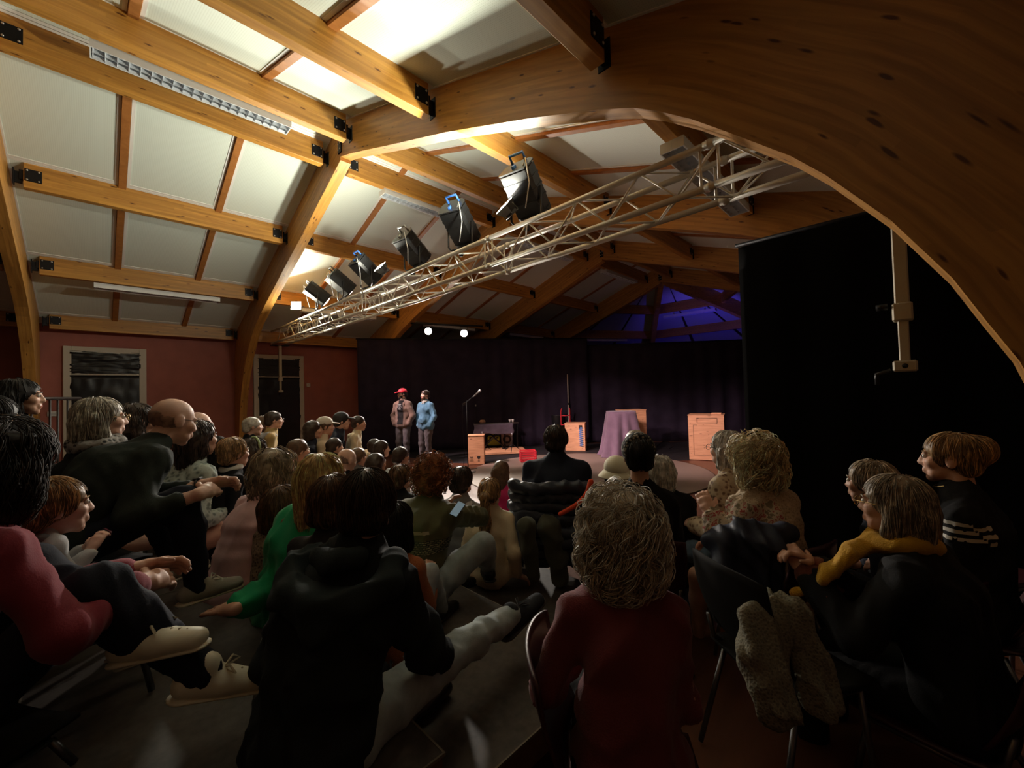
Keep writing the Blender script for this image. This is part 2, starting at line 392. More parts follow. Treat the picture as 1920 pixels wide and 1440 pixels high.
def sector(i):
    a0, a1 = angs[i], angs[i+1]
    rb = [0.1]+[2.742, 5.11, 7.344]+[7.8]
    for j in range(4):
        r0, r1 = rb[j], rb[j+1]
        for k in range(3):
            def P(r_, t):
                p0 = np.array(apse_pt(r_, a0, ROOF0-RSL*r_)); p1 = np.array(apse_pt(r_, a1, ROOF0-RSL*r_)); return p0*(1-t)+p1*t
            t0, t1 = k/3+.012, (k+1)/3-.012
            q = [P(r0, t0), P(r1, t0), P(r1, t1), P(r0, t1)]
            up = np.array([0, 0, .03])
            MB().add(q+[x+up for x in q], [(0, 1, 2, 3), (7, 6, 5, 4), (0, 4, 5, 1), (1, 5, 6, 2), (2, 6, 7, 3), (3, 7, 4, 0)]).build('ceiling_panel', PANEL, ceiling)
    for a in PA[1:]:
        p0 = np.array(apse_pt(a, a0, 4.25-.334*a)); p1 = np.array(apse_pt(a, a1, 4.25-.334*a)); d = p1-p0; ln = np.linalg.norm(d)
        mb = MB(); mb.box((0, 0, .16), (ln-.22, PWD*U, .32), ch=.004); mb.build('purlin', WOODP, ceiling, (p0+p1)/2, (0, 0, math.atan2(d[1], d[0])))
    R_ = 8.2; q = [np.array(apse_pt(0, a0, ROOF0+.1)), np.array(apse_pt(R_, a0, ROOF0+.1-RSL*R_)), np.array(apse_pt(R_, a1, ROOF0+.1-RSL*R_))]; up = np.array([0, 0, .06])
    MB().add(q+[x+up for x in q], [(0, 1, 2), (5, 4, 3), (0, 3, 4, 1), (1, 4, 5, 2), (2, 5, 3, 0)]).build('light_block_slab', BLOCKSLAB, ceiling)  # matching light-blocking slab added over the apse panels
for i in range(3): sector(i)
# fluorescent battens under the purlins -------------------------------------
FXW = mat('fixture_white', (.72, .74, .72), .4); FXL = mat('louvre_aluminium', (.62, .66, .70), .35, .3)
def fixture_parts():
    L_ = 2.14*U; W_ = .20
    mb = MB(); mb.box((0, 0, .05), (W_, L_, .02)); 
    for s in (-1, 1):
        mb.box((s*(W_/2-.005), 0, .012), (.01, L_, .075)); mb.box((0, s*(L_/2-.005), .012), (W_-.02, .01, .075))
    o = mb.build('housing', FXW); h = o.data; bpy.data.objects.remove(o)
    mb = MB(); n = 20
    for i in range(n+1):
        y = -L_/2+.02+(L_-.04)*i/n
        vs = [(-W_/2+.012, y-.012, .03), (W_/2-.012, y-.012, .03), (W_/2-.012, y+.012, .03), (-W_/2+.012, y+.012, .03), (-W_/2+.012, y, -.022), (W_/2-.012, y, -.022)]
        mb.add(vs, [(0, 3, 2, 1), (0, 1, 5, 4), (2, 3, 4, 5), (0, 4, 3), (1, 2, 5)])
    for s in (-1, 1):   # curved side reflectors
        pts = [(s*(W_/2-.012), .03), (s*(W_/2-.03), 0.0), (s*(W_/2-.012), -.022)]
        vs = [(x, y, z) for y in (-L_/2+.012, L_/2-.012) for x, z in pts]; mb.add(vs, [(0, 1, 4, 3), (1, 2, 5, 4)])
    vs = [(-.006, -L_/2, .03), (.006, -L_/2, .03), (0, -L_/2, -.02), (-.006, L_/2, .03), (.006, L_/2, .03), (0, L_/2, -.02)]
    mb.add(vs, [(0, 1, 4, 3), (1, 2, 5, 4), (2, 0, 3, 5), (0, 2, 1), (3, 4, 5)])
    o = mb.build('louvre', FXL); l = o.data; bpy.data.objects.remove(o)
    mb = MB(); mb.tube([(0, -L_/2+.02, .03), (0, L_/2-.02, .03)], .010, 8); o = mb.build('tube_lamp', FXW); t = o.data; bpy.data.objects.remove(o)
    return h, l, t
FH, FL, FT = fixture_parts()
def fixture(x, y, z, rz, label, tilt=0):
    e = empty('fluorescent_fixture', (x, y, z), rz); e.rotation_euler = (0, tilt, rz)
    for nme, d in (('housing', FH), ('louvre', FL), ('tube_lamp', FT)): link(nme, d, e)
    for s in (-1, 1): MB().box((0, s*.55, .10), (.03, .03, .09), ch=.003).build('hanger', FXW, e)
    return tag(e, label, 'light fixture', 'unlit fluorescent ceiling fixtures')
yc = 2.20
fixture(.0*U, (-4+yc)*U, uz(4.17), 0, 'long louvred fluorescent fixture between the ridge beams, top left')
fixture(-5.30*U, (-4+yc)*U, uz(2.46), 0, 'fluorescent fixture hanging under the beam above the left door')
fixture(-.62*U, (0+yc)*U, uz(4.02), 0, 'fluorescent fixture beside the ridge beam above the truss spotlights')
fixture(5.12*U, (0+yc)*U, uz(2.36), 0, 'cream-ended fluorescent fixture seen end-on above the right end of the truss')
fixture(-.62*U, (4+yc)*U, uz(4.02), 0, 'fluorescent fixture by the ridge seen just below the truss')
fixture(-5.25*U, (4+yc)*U, uz(2.46), 0, 'fluorescent fixture above the two bright stage spotlights')
fixture(-5.25*U, (0+yc)*U, uz(2.46), 0, 'fluorescent fixture partly behind the left part of the truss')
fixture(-.62*U, (8+yc)*U, uz(4.02), 0, 'fluorescent fixture on the slope left of the blue-lit end')
fixture(-5.25*U, (8+yc)*U, uz(2.46), 0, 'fluorescent fixture right of the two bright stage spotlights, at curtain top')
def apse_fix(i, r_, label):
    a0, a1 = angs[i], angs[i+1]; p = (np.array(apse_pt(r_, a0, 0))+np.array(apse_pt(r_, a1, 0)))/2; d = np.array(apse_pt(r_, a1, 0))-np.array(apse_pt(r_, a0, 0))
    fixture(p[0], p[1], uz(4.25-.334*r_)-.09, math.atan2(d[1], d[0])-math.pi/2, label)
apse_fix(0, 5.11, 'fluorescent fixture low at the left of the blue-lit end'); apse_fix(1, 2.95, 'fluorescent fixture under the beam in the brightest blue bay')
# walls ----------------------------------------------------------------------
WALLM = mat('brick_red_paint', (.36, .115, .085), .75, noise=.10, nscale=3, bump=.08, bscale=120)
DARKW = mat('dark_wall', (.05, .028, .022), .8)
def wallbox(name, x0, x1, y0, y1, z0, z1, m): 
    mb = MB(); mb.box(((x0+x1)/2, (y0+y1)/2, (z0+z1)/2), (abs(x1-x0), abs(y1-y0), abs(z1-z0))); return struct(mb.build(name, m))
XW = 7.80*U
wallbox('wall_left', -XW-.15, -XW, -8.2*U, 12.3*U, 0, uz(1.99), WALLM)
wallbox('wall_right', XW, XW+.15, -8.2*U, 12.3*U, 0, uz(1.99), DARKW)
mb = MB(); mb.prism([(-XW, 0), (XW, 0), (XW, uz(1.99)), (0, uz(ROOF0)), (-XW, uz(1.99))], .15, R=np.array([[1, 0, 0], [0, 0, 1], [0, 1, 0]]), c=(0, -8.3*U, 0)); struct(mb.build('wall_back', DARKW))
for i in range(3):
    p0 = np.array(apse_pt(7.9, angs[i], 0)); p1 = np.array(apse_pt(7.9, angs[i+1], 0)); d = p1-p0; c = (p0+p1)/2
    mb = MB(); mb.box((0, 0, uz(1.97)/2), (np.linalg.norm(d), .15, uz(1.97))); struct(mb.build('wall_apse', DARKW, None, (c[0], c[1], 0), (0, 0, math.atan2(d[1], d[0]))))
# floor: dark stained strip wood, laid board by board in the material beyond the stage
FLOORM = wood('floor_wood', (.15, .058, .030), (.08, .028, .015), uv=False, axis='y', sx=.8, sy=9, lam=0, rough=.4, knots=False)
wallbox('floor', -XW-.1, XW+.1, -8.3*U, 21*U, -.12, 0, FLOORM)
# doors ------------------------------------------------------------------------
CREAM = mat('door_frame_cream', (.56, .50, .40), .5); PLAST = mat('black_plastic_sheet', (.008, .008, .009), .30, 0, .45); TAPE = mat('pale_tape', (.55, .55, .5), .5)
def crinkle(w_, h_, seed, amp=.004, n=26):
    rg = np.random.RandomState(seed); P = np.zeros((n, n, 3)); u_ = np.linspace(-.5, .5, n)
    Z = rg.randn(n, n); Z = (Z+np.roll(Z, 1, 0)+np.roll(Z, 1, 1)+np.roll(Z, -1, 1))/2.2; ZZ = rg.randn(n, 4)
    for i in range(n):
        for j in range(n): P[i, j] = (amp*(Z[i, j]+1.3*math.sin(9*u_[i]+5*u_[j]+ZZ[i, 0])), u_[j]*w_, u_[i]*h_)
    return P
def door(name, pxl, pxr, topy, seed):
    X = -XW
    yl = onx(pxl, topy, X)[1]; yr = onx(pxr, topy+3, X)[1]; zt = onx((pxl+pxr)/2, topy+2, X)[2]; zb_ = onx((pxl+pxr)/2, 702 if pxl < 300 else 707, X)[2]
    W_ = yr-yl; cy_ = (yl+yr)/2; fw = .12
    e = struct(empty(name, (X, cy_, 0)))
    for s in (-1, 1):
        mb = MB(); mb.box((.03, s*(W_/2-fw/2), zt/2), (.06, fw, zt), ch=.006); mb.build('frame_post', CREAM, e)
    mb = MB(); mb.box((.03, 0, zt-fw/2), (.058, W_-2*fw, fw), ch=.006); mb.build('frame_head', CREAM, e)
    mb = MB(); mb.box((.03, 0, zb_), (.05, W_-2*fw, .035), ch=.004); mb.build('transom_bar', CREAM, e)
    th = zt-fw-zb_
    mb = MB(); mb.box((.0, 0, zb_+th/2), (.02, W_-2*fw, th)); mb.build('transom_pane', PLAST, e)
    for z_, h_, sd, nm in ((zb_+th/2+.02, th+.02, seed, 'plastic_sheet'), (zb_/2-.01, zb_-.03, seed+1, 'plastic_sheet')):
        mb = MB(); mb.grid(crinkle(W_-2*fw+.05, h_, sd), (-.004, 0, 0)); mb.build(nm, PLAST, e, (.055, 0, z_))
    for s in (-1, 1):
        mb = MB(); mb.box((.02, s*(W_/4-fw/2+.01), zb_/2), (.03, W_/2-fw-.01, zb_-.02), ch=.004); mb.build('door_leaf', CREAM, e)
    mb = MB(); rg = random.Random(seed)
    for k in range(4): mb.box((.066, (rg.random()-.5)*(W_-.3), zt-fw+.012*rg.random()), (.003, .22, .02), Rx(rg.uniform(-.08, .08)))
    mb.build('tape', TAPE, e)
    return e
door('door_1', 118, 274, 650, 3); door('door_2', 474, 568, 664, 11)
def wall_box_device(px, py, w_, h_, label, nm):
    p = onx(px, py, -XW); mb = MB(); mb.box((.015, 0, 0), (.03, w_, h_), ch=.006); mb.mi(1).box((.032, 0, 0), (.008, w_*.45, h_*.5), ch=.002)
    return tag(mb.build(nm, [mat('switch_white', (.7, .68, .62), .4), mat('switch_grey', (.5, .5, .47), .4)], None, p), label, 'switch')
wall_box_device(100, 776, .16, .10, 'white switch plate on red wall left of the first door', 'light_switch')
wall_box_device(578, 722, .10, .10, 'small white thermostat on red wall right of the second door', 'thermostat')
# ------------------------------------------------------------------ lighting truss
ALU = mat('truss_aluminium', (.68, .65, .56), .45, .35)
TY0, TY1, TZ0, TZ1 = .62, .92, 2.95, 3.25
TXL, TXR = -5.55, 5.75
truss = empty('lighting_truss', (0, 0, 0)); tag(truss, 'square aluminium lighting truss crossing the hall under the arch', 'truss')
corners = [(TY0, TZ1), (TY0, TZ0), (TY1, TZ0), (TY1, TZ1)]
segs = [(TXL, -3.55), (-3.55, -.55), (-.55, 2.45), (2.45, 4.75), (4.75, TXR)]
for (y, z) in corners:
    for a, b in segs:
        mb = MB(); mb.tube([(a+.012, y, z), (b-.012, y, z)], .025, 12); mb.build('chord', ALU, truss)
    for a, b in segs[:-1]:
        mb = MB(); mb.tube([(b-.035, y, z), (b+.035, y, z)], .029, 12); mb.tube([(b-.015, y, z), (b+.015, y, z)], .034, 12); mb.build('coupler', ALU, truss)
def brace_mesh():
    mb = MB(); L_ = math.hypot(.3, .3); mb.tube([(0, 0, 0), (L_-.03, 0, 0)], .0085, 6); o = mb.build('brace', ALU); d = o.data; bpy.data.objects.remove(o); return d
BR = brace_mesh()
def brace(p, q):
    p, q = Vector(p), Vector(q); d = (q-p).normalized(); o = link('brace', BR, truss, p+d*.015); o.rotation_mode = 'QUATERNION'; o.rotation_quaternion = d.to_track_quat('X', 'Z')
xs = [2.43+.6*k for k in range(-13, 6)]
for i in range(4):
    (y0, z0), (y1, z1) = corners[i], corners[(i+1) % 4]
    for x in xs:
        if x-.3 < TXL or x+.3 > TXR: continue
        o = .0 if i % 2 == 0 else .3
        if i == 0 or i == 2: brace((x, y0, z0), (x+.3, y1, z1)); brace((x, y0, z0), (x-.3, y1, z1))
        else: brace((x, y1, z1), (x+.3, y0, z0)); brace((x, y1, z1), (x-.3, y0, z0))
for x in [s_[1] for s_ in segs[:-1]]:
    for dx in (-.06, .06):
        for y in (TY0, TY1):
            mb = MB(); mb.tube([(x+dx, y, TZ0), (x+dx, y, TZ1)], .010, 6); mb.build('post', ALU, truss)
mb = MB(); mb.box((TXL, (TY0+TY1)/2, (TZ0+TZ1)/2), (.01, .34, .34)); 
for (y, z) in ():
    pass
# masts that hold the truss
GREYM = mat('galvanised_grey', (.42, .38, .29), .5, .35); CLAMPB = mat('clamp_black', (.02, .02, .02), .4, .5)
def mast(x, y, ztop, zbot, label, collar=True):
    e = empty('truss_mast', (x, y, 0)); tag(e, label, 'mast')
    MB().box((0, 0, (ztop+zbot+.3)/2), (.062, .062, ztop-zbot-.3), ch=.006).build('outer_tube', GREYM, e)
    MB().box((0, 0, zbot+.17), (.045, .045, .34), ch=.005).build('inner_tube', GREYM, e)
    MB().box((0, 0, zbot+.32), (.085, .085, .10), ch=.008).build('collar', GREYM, e)
    mb = MB(); mb.box((0, 0, zbot+.02), (.10, .10, .06), ch=.008); mb.mi(1).tube([(0, -.056, zbot+.02), (0, .056, zbot+.02)], .014, 8); mb.build('foot_clamp', [GREYM, CLAMPB], e)
    MB().box((0, 0, ztop-.02), (.16, .40, .02), ch=.004).build('head_plate', CLAMPB, e)
    mb = MB(); mb.tube([(-.06, 0, zbot+.36), (-.11, 0, zbot+.36)], .018, 8); mb.build('lock_knob', CLAMPB, e)
    mb = MB(); mb.tube([(-.06, 0, zbot+.0), (-.12, 0, zbot-.02), (-.12, 0, zbot-.08)], .012, 6); mb.build('crank', CLAMPB, e)
mast(5.68, .77, TZ0-.03, 1.62, 'grey steel truss mast in front of the black wing curtain')
mast(-5.42, .77, TZ0-.03, 1.75, 'thin grey truss mast in front of the second door')
# ------------------------------------------------------------------ stage lamps on the truss
LB = mat('lamp_black', (.022, .023, .024), .38, .3, noise=.2); LBLUE = mat('handle_blue', (.05, .18, .62), .4); LSIL = mat('lamp_plate_grey', (.42, .45, .46), .35, .5); LWH = mat('cable_white', (.6, .6, .56), .5)
LENS = mat('lens_dark', (.05, .06, .07), .1)
LENSLIT = mat('lens_lit_pink', (.9, .8, .8), .2, emit=(1, .72, .66), estr=12)
def spotlight(pos, d, label, handle=LSIL, s=1.0, cable=True):
    """theatre lantern: box housing with ribs, rear plate with handle, yoke and hook clamp"""
    R = frame(d); e = empty('stage_spotlight', pos); e.rotation_mode = 'QUATERNION'; e.rotation_quaternion = Matrix(R.tolist()).to_quaternion()
    tag(e, label, 'spotlight', 'theatre spotlights on the truss')
    # local z = beam direction, y up
    prof = [(-.13, -.11), (.13, -.11), (.15, -.06), (.15, .08), (.09, .15), (-.09, .15), (-.15, .08), (-.15, -.06)]
    prof = [(x*s, y*s) for x, y in prof]
    mb = MB(); mb.prism(prof, .40*s, c=(0, 0, -.2*s))
    for z in (-.12, -.02, .08): mb.prism([(x*1.04, y*1.04) for x, y in prof], .018*s, c=(0, 0, z*s))
    mb.build('housing', LB, e)
    mb = MB(); mb.prism([(x*1.03, y*1.03) for x, y in prof], .012*s, c=(0, 0, -.225*s)); mb.build('rear_plate', LB, e)
    mb = MB(); mb.tube([(-.07*s, .10*s, -.225*s), (-.07*s, .10*s, -.30*s), (.07*s, .10*s, -.30*s), (.07*s, .10*s, -.225*s)], .014*s, 8); mb.build('handle', handle, e)
    mb = MB(); mb.box((0, -.03*s, -.235*s), (.03*s, .05*s, .03*s), ch=.003); mb.build('focus_knob', handle, e)
    mb = MB(); mb.prism([(.17*s*math.cos(a), .17*s*math.sin(a)+.01) for a in [k*math.pi/8+math.pi/16 for k in range(16)]], .03*s, c=(0, 0, .2*s)); mb.build('colour_frame', LB, e)
    mb = MB(); mb.lathe([(0, .205*s), (.13*s, .205*s), (.10*s, .232*s), (.05*s, .245*s), (0.004, .248*s)], n=20); mb.build('lens', LENSLIT, e)
    # yoke down to the truss
    Ri = R.T; dn = Ri@np.array([0, 0, -1.0]); L_ = .30*s
    p0 = np.array([-.165*s, 0, 0]); p1 = np.array([.165*s, 0, 0]); mid = dn*L_
    mb = MB(); mb.tube([p0, p0+dn*L_*.85, mid+p0*.8, mid+p1*.8, p1+dn*L_*.85, p1], .012*s, 6); mb.build('yoke', LB, e)
    mb = MB(); mb.box(mid+dn*.05, (.05, .05, .09), ch=.006); mb.build('hook_clamp', LB, e)
    mb = MB(); mb.tube([(.19*s, 0, 0), (.155*s, 0, 0)], .03*s, 8); mb.build('tilt_knob', LB, e)
    mb = MB(); mb.box((.156*s, .02*s, -.08*s), (.004, .03*s, .09*s)); mb.build('side_plate', LSIL, e)
    if cable:
        p = np.array([-.1*s, -.05*s, -.22*s]); mb = MB()
        mb.tube([p, p+np.array([-.05, 0, -.06])*s, p+np.array([-.06, 0, 0])*s+dn*.18, p+dn*.34+np.array([.02, 0, .08])], .006, 6); mb.build('cable', LWH, e)
    return e
STAGE = np.array([-.3, 5.0, .8])
lampspec = [((985, 358), .80, LBLUE, 'largest black spotlight with bright blue handle, nearest on the truss', (-.2, 1.0, -.95), 1.12),
            ((862, 420), .80, LBLUE, 'black spotlight with blue handle, second from the right on the truss', (-.35, 1.0, -.8), 1.05),
            ((772, 466), .80, LSIL, 'black spotlight third from the right on the truss, before a grey panel', (-.15, 1.0, -.75), 1.0),
            ((686, 506), .80, LBLUE, 'black spotlight next to the floodlight halfway along the truss', (-.1, 1, -.75), 1.0),
            ((638, 531), .80, LSIL, 'black spotlight second from the left end of the truss', (.1, 1, -.75), 1.0),
            ((594, 552), .80, LSIL, 'leftmost black spotlight, beside the glaring lamp', (.25, 1, -.75), 1.0)]
for (px, py), Y, hd, lab, d, s in lampspec:
    p = ony(px, py, Y); spotlight(p, d, lab, hd, s)
FLOOD = mat('flood_glass_lit', (1, 1, 1), .3, emit=(1, .93, .80), estr=60); FLOODC = mat('flood_case', (.10, .10, .10), .4, .5)
REFL = mat('flood_reflector', (.85, .83, .78), .3, .2)
def flood(pos, d, label, pw, rec=.0, w_=.26, h_=.12, up=(0, 0, 1)):
    """halogen floodlight: finned casing, lit glass, reflector rim standing proud of the glass, bracket"""
    R = frame(d, up); e = empty('floodlight', pos); e.rotation_mode = 'QUATERNION'; e.rotation_quaternion = Matrix(R.tolist()).to_quaternion()
    tag(e, label, 'floodlight', 'floodlights on the truss')
    mb = MB(); mb.add([(-w_/2, -h_/2, 0), (w_/2, -h_/2, 0), (w_/2, h_/2, 0), (-w_/2, h_/2, 0), (-w_*.3, -h_*.3, -.09), (w_*.3, -h_*.3, -.09), (w_*.3, h_*.3, -.09), (-w_*.3, h_*.3, -.09)],
                      [(4, 7, 6, 5), (0, 4, 5, 1), (1, 5, 6, 2), (2, 6, 7, 3), (3, 7, 4, 0)])
    for q_ in range(5): mb.box((-w_*.24+q_*w_*.12, 0, -.10), (.006, h_*.6, .03))
    mb.build('casing', FLOODC, e)
    mb = MB(); mb.box((0, 0, .002), (w_*.94, h_*.94, .004)); mb.build('glass', FLOOD, e)
    if rec:
        for s in (-1, 1):
            MB().box((0, s*(h_/2+.004), rec/2), (w_+.012, .006, rec)).build('rim', REFL, e); MB().box((s*(w_/2+.003), 0, rec/2), (.006, h_, rec)).build('rim', REFL, e)
    mb = MB(); mb.tube([(-w_/2-.012, 0, -.03), (-w_/2-.012, 0, -.12), (w_/2+.012, 0, -.12), (w_/2+.012, 0, -.03)], .007, 6); mb.build('bracket', FLOODC, e)
    n = np.array(d)/np.linalg.norm(d); lp = np.array(pos)+n*.012
    l_ = aim_light('floodlight_beam', 'AREA', lp, lp+n, pw, (1, .97, .80), size=(w_*.9, h_*.9)); l_.rotation_euler = (Matrix(R.tolist())@Matrix.Rotation(math.pi, 3, 'X')).to_euler()
    return e
pf1 = ony(945, 386, .62); flood(pf1, (-.26, -.74, .62), 'lit floodlight strip under the largest blue-handled spotlight', POW['house1'])
pf2 = ony(712, 500, .62); flood(pf2, (-.08, -.76, .64), 'lit floodlight strip beside the fourth spotlight on the truss', POW['house3'])
pf3 = ony(555, 573, .60); flood(pf3, (.70, -.68, .08), 'glaring bare floodlight at the left end of the truss', POW['wallspot'], 0, .22, .17)
# beams of the theatre spotlights
for (px, py), tg, pw, sz in (((985, 372), (1.6, 5.6, .6), .35, 40), ((862, 430), (2.6, 6.8, .5), .9, 40), ((772, 476), (-.6, 6.3, .5), .9, 40), ((686, 516), (.9, 5.8, .8), 1.0, 42), ((638, 541), (-1.2, 4.5, .6), 1.0, 40), ((594, 562), (-2.4, 3.0, 1.0), .9, 34)):
    p = ony(px, py, .80); d = np.array(tg)-p; d /= np.linalg.norm(d); p = p+d*.40
    aim_light('spotlight_beam', 'SPOT', p, tg, POW['front']*pw, (1, .70, .70), spot=sz, size=.06, blend=.6)
# ------------------------------------------------------------------ curtains
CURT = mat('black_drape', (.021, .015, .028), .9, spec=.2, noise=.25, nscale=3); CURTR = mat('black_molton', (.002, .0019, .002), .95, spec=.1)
def curtain(path, z0, z1, fold, amp, m, label, gathers=True, topdip=0.0):
    pts = [np.array(p, float) for p in path]; S_ = [0]
    for a, b in zip(pts, pts[1:]): S_.append(S_[-1]+np.linalg.norm(b-a))
    n = int(S_[-1]/fold*6); nz = 14; P = np.zeros((nz, n, 3)); rg = np.random.RandomState(int(S_[-1]*100)); ph = np.cumsum(rg.uniform(.5, 1.5, n))*2*math.pi/6; am = amp*(1+.5*np.sin(ph*.13)+.3*np.sin(ph*.37))
    for j in range(n):
        s = S_[-1]*j/(n-1); k = max(i for i in range(len(S_)) if S_[i] <= s+1e-9); k = min(k, len(pts)-2); t = (s-S_[k])/(S_[k+1]-S_[k]); p = pts[k]*(1-t)+pts[k+1]*t
        d = pts[k+1]-pts[k]; nn = np.array([-d[1], d[0]])/np.linalg.norm(d)
        for i in range(nz):
            h = i/(nz-1); z = z0+(z1-z0)*h; q = p+nn*am[j]*math.sin(ph[j])*(1.15-.5*h)
            P[i, j] = (q[0], q[1], z)
    c = MB().grid(P).build('curtain', m); sm = c.modifiers.new('solid', 'SOLIDIFY'); sm.thickness = .006
    return tag(c, label, 'curtain', 'black stage curtains')
curtain([(-5.1, 2.58), (-3.9, 4.6), (-1.35, 8.05)], .01, 3.15, .45, .028, CURT, 'black stage curtain behind the two standing performers and microphone')
curtain([(-1.75, 7.95), (.6, 9.85), (2.9, 11.85)], .01, 2.95, .5, .028, CURT, 'black backdrop curtain behind the wooden crates and purple cloth')
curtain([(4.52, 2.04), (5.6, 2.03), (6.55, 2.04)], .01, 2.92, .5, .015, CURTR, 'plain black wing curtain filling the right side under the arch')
for s_, (a, b), z in ((1, ((-5.12, 2.56), (-3.9, 4.6)), 3.34), (1, ((-1.75, 7.95), (2.9, 11.85)), 2.97), (1, ((4.50, 2.04), (6.6, 2.04)), 2.94)):
    mb = MB(); mb.tube([(*a, z-(.17 if z > 3.3 else 0)), (*b, z-(.17 if z > 3.3 else 0))]+([(-1.35, 8.05, z-.17)] if z > 3.3 else []), .02, 8); tag(mb.build('curtain_rail', BLACKM), ['rail of the curtain behind the performers', 'rail of the backdrop curtain behind the crates', 'rail along the top of the right wing curtain'][[3.34, 2.97, 2.94].index(z)], 'rail')
# two bright back lights and the blue lights of the far end
BULB = mat('stage_bulb_lit', (1, 1, 1), .3, emit=(1, .9, .82), estr=220)
for (px, py, lab) in ((803, 621, 'bright round stage light left of the pair above the curtain'), (870, 625, 'bright round stage light right of the pair above the curtain')):
    p = at(px, py, 10.6); d = np.array([5.7, -4.9, -2.1]); d /= np.linalg.norm(d); R = frame(d)
    e = empty('par_can', p); e.rotation_mode = 'QUATERNION'; e.rotation_quaternion = Matrix(R.tolist()).to_quaternion(); tag(e, lab, 'spotlight', 'pair of back lights')
    MB().lathe([(.05, -.22), (.085, -.18), (.09, 0), (.10, .02), (.092, .02), (.085, 0), (.08, -.02)], n=18).build('can', LB, e)
    MB().lathe([(0, -.012), (.086, -.012), (.07, .004), (.03, .012), (.002, .014)], n=18).build('lens', BULB, e)
    mb = MB(); mb.tube([(-.1, 0, -.08), (-.1, .0, -.08)+np.array([0, 0, 0]) if False else (-.1, .16, -.08), (.1, .16, -.08), (.1, 0, -.08)], .008, 6); mb.build('yoke', LB, e)
    aim_light('backlight_beam', 'SPOT', p+d*.05, p+d, POW['back'], (1, .90, .78), spot=75, size=.08)
mb = MB(); a_ = at(770, 606, 10.6); b_ = at(905, 612, 10.6); mb.tube([a_, b_], .025, 8); tag(mb.build('lighting_bar', BLACKM), 'black bar carrying the pair of bright back lights', 'bar')
BLUEL = mat('blue_lens_lit', (.1, .1, .9), .3, emit=(.06, .04, 1), estr=30)
for q, tg, lab in (((.9, 11.3, 2.7), (.1, 13.6, 4.4), 'blue uplight behind the backdrop curtain'),):
    e = empty('blue_uplight', q); tag(e, lab, 'spotlight'); d = np.array(tg)-np.array(q); e.rotation_mode = 'QUATERNION'; e.rotation_quaternion = Matrix(frame(d).tolist()).to_quaternion()
    MB().lathe([(.06, -.16), (.09, -.13), (.09, .0), (.08, .0)], n=16).build('can', LB, e); MB().lathe([(0, 0), (.08, 0), (.05, .01), (.002, .012)], n=16).build('lens', BLUEL, e)
    aim_light('blue_beam', 'SPOT', np.array(q)+d/np.linalg.norm(d)*.04, tg, POW['blue'], (.10, .06, 1), spot=105, size=.08, blend=.6)
# ------------------------------------------------------------------ seating tiers
DECK = mat('deck_phenolic', (.065, .052, .043), .55, noise=.3, nscale=30, bump=.05, bscale=300); RIM = mat('deck_rim', (.20, .17, .13), .5, .2); PLYE = mat('deck_side_ply', (.16, .085, .045), .6, noise=.2, nscale=20)
LEGM = mat('steel_leg', (.10, .10, .10), .4, .7)
def platform(x0, x1, y0, y1, z, label):
    e = empty('platform', ((x0+x1)/2, (y0+y1)/2, 0)); tag(e, label, 'platform', 'modular seating platforms')
    W_, D_ = x1-x0-.006, y1-y0-.006
    MB().box((0, 0, z-.006), (W_-.012, D_-.012, .012)).build('deck', DECK, e)
    for s in (-1, 1):
        MB().box((0, s*(D_/2-.003), z-.004), (W_, .006, .010)).build('edge_trim', RIM, e); MB().box((s*(W_/2-.003), 0, z-.004), (.006, D_-.012, .010)).build('edge_trim', RIM, e)
        MB().box((0, s*(D_/2-.02), z-.062), (W_-.02, .03, .10)).build('side_rail', PLYE, e); MB().box((s*(W_/2-.02), 0, z-.062), (.03, D_-.06, .10)).build('side_rail', PLYE, e)
    for sx in (-1, 1):
        for sy in (-1, 1): MB().box((sx*(W_/2-.08), sy*(D_/2-.08), (z-.11)/2), (.05, .05, z-.11), ch=.004).build('leg', LEGM, e)
T0, T1, T2, T3 = .16, .32, .48, .64
YS1 = float(onz(945, 1137, T1)[1]); XR1 = float((onz(1061, 1328, T1)[0]+onz(930, 1440, T1)[0])/2); XR2, YS2 = [float(v) for v in onz(838, 1411, T2)[:2]]
for z, y0, y1, xr, nm in ((T0, YS1, .12, XR1, 'lowest'), (T1, YS2, YS1, XR1, 'second'), (T2, YS2-.94, YS2, XR2, 'third'), (T3, YS2-1.88, YS2-.94, XR2, 'highest')):
    for x0, x1, w_ in ((xr-2.0, xr, 'right end'), (xr-4.0, xr-2.0, 'middle'), (xr-6.0, xr-4.0, 'left end')):
        if nm == 'lowest' and w_ == 'left end': continue
        platform(x0, x1, y0, y1, z, f'{w_} black platform module of the {nm} seating tier')
# ------------------------------------------------------------------ stage floor
VINYL = mat('black_dance_vinyl', (.016, .015, .017), .62, noise=.25, nscale=5); MATG = mat('round_mat_grey', (.013, .0125, .014), .68, noise=.3, nscale=4); MATE = mat('mat_edge', (.25, .19, .15), .6)
mb = MB(); mb.prism([(-6.3, 3.2), (-2.2, 3.2), (-.3, 4.2), (2.0, 6.5), (4.2, 8.6), (4.2, 10.5), (2.9, 11.6), (-1.7, 7.6)], .004, c=(0, 0, .001)); tag(mb.build('dance_floor', VINYL), 'black vinyl dance floor laid under the stage props', 'floor mat')
e = empty('round_mat', (1.05, 4.3, .001)); tag(e, 'large round dark grey stage mat in front of the cloth-covered pedestal', 'floor mat')
MB().lathe([(0.001, .006), (2.27, .006), (2.27, .010), (.001, .010)], n=72).build('mat_surface', MATG, e)
MB().lathe([(2.27, .004), (2.30, .004), (2.30, .011), (2.27, .011)], n=72).build('mat_border', MATE, e)
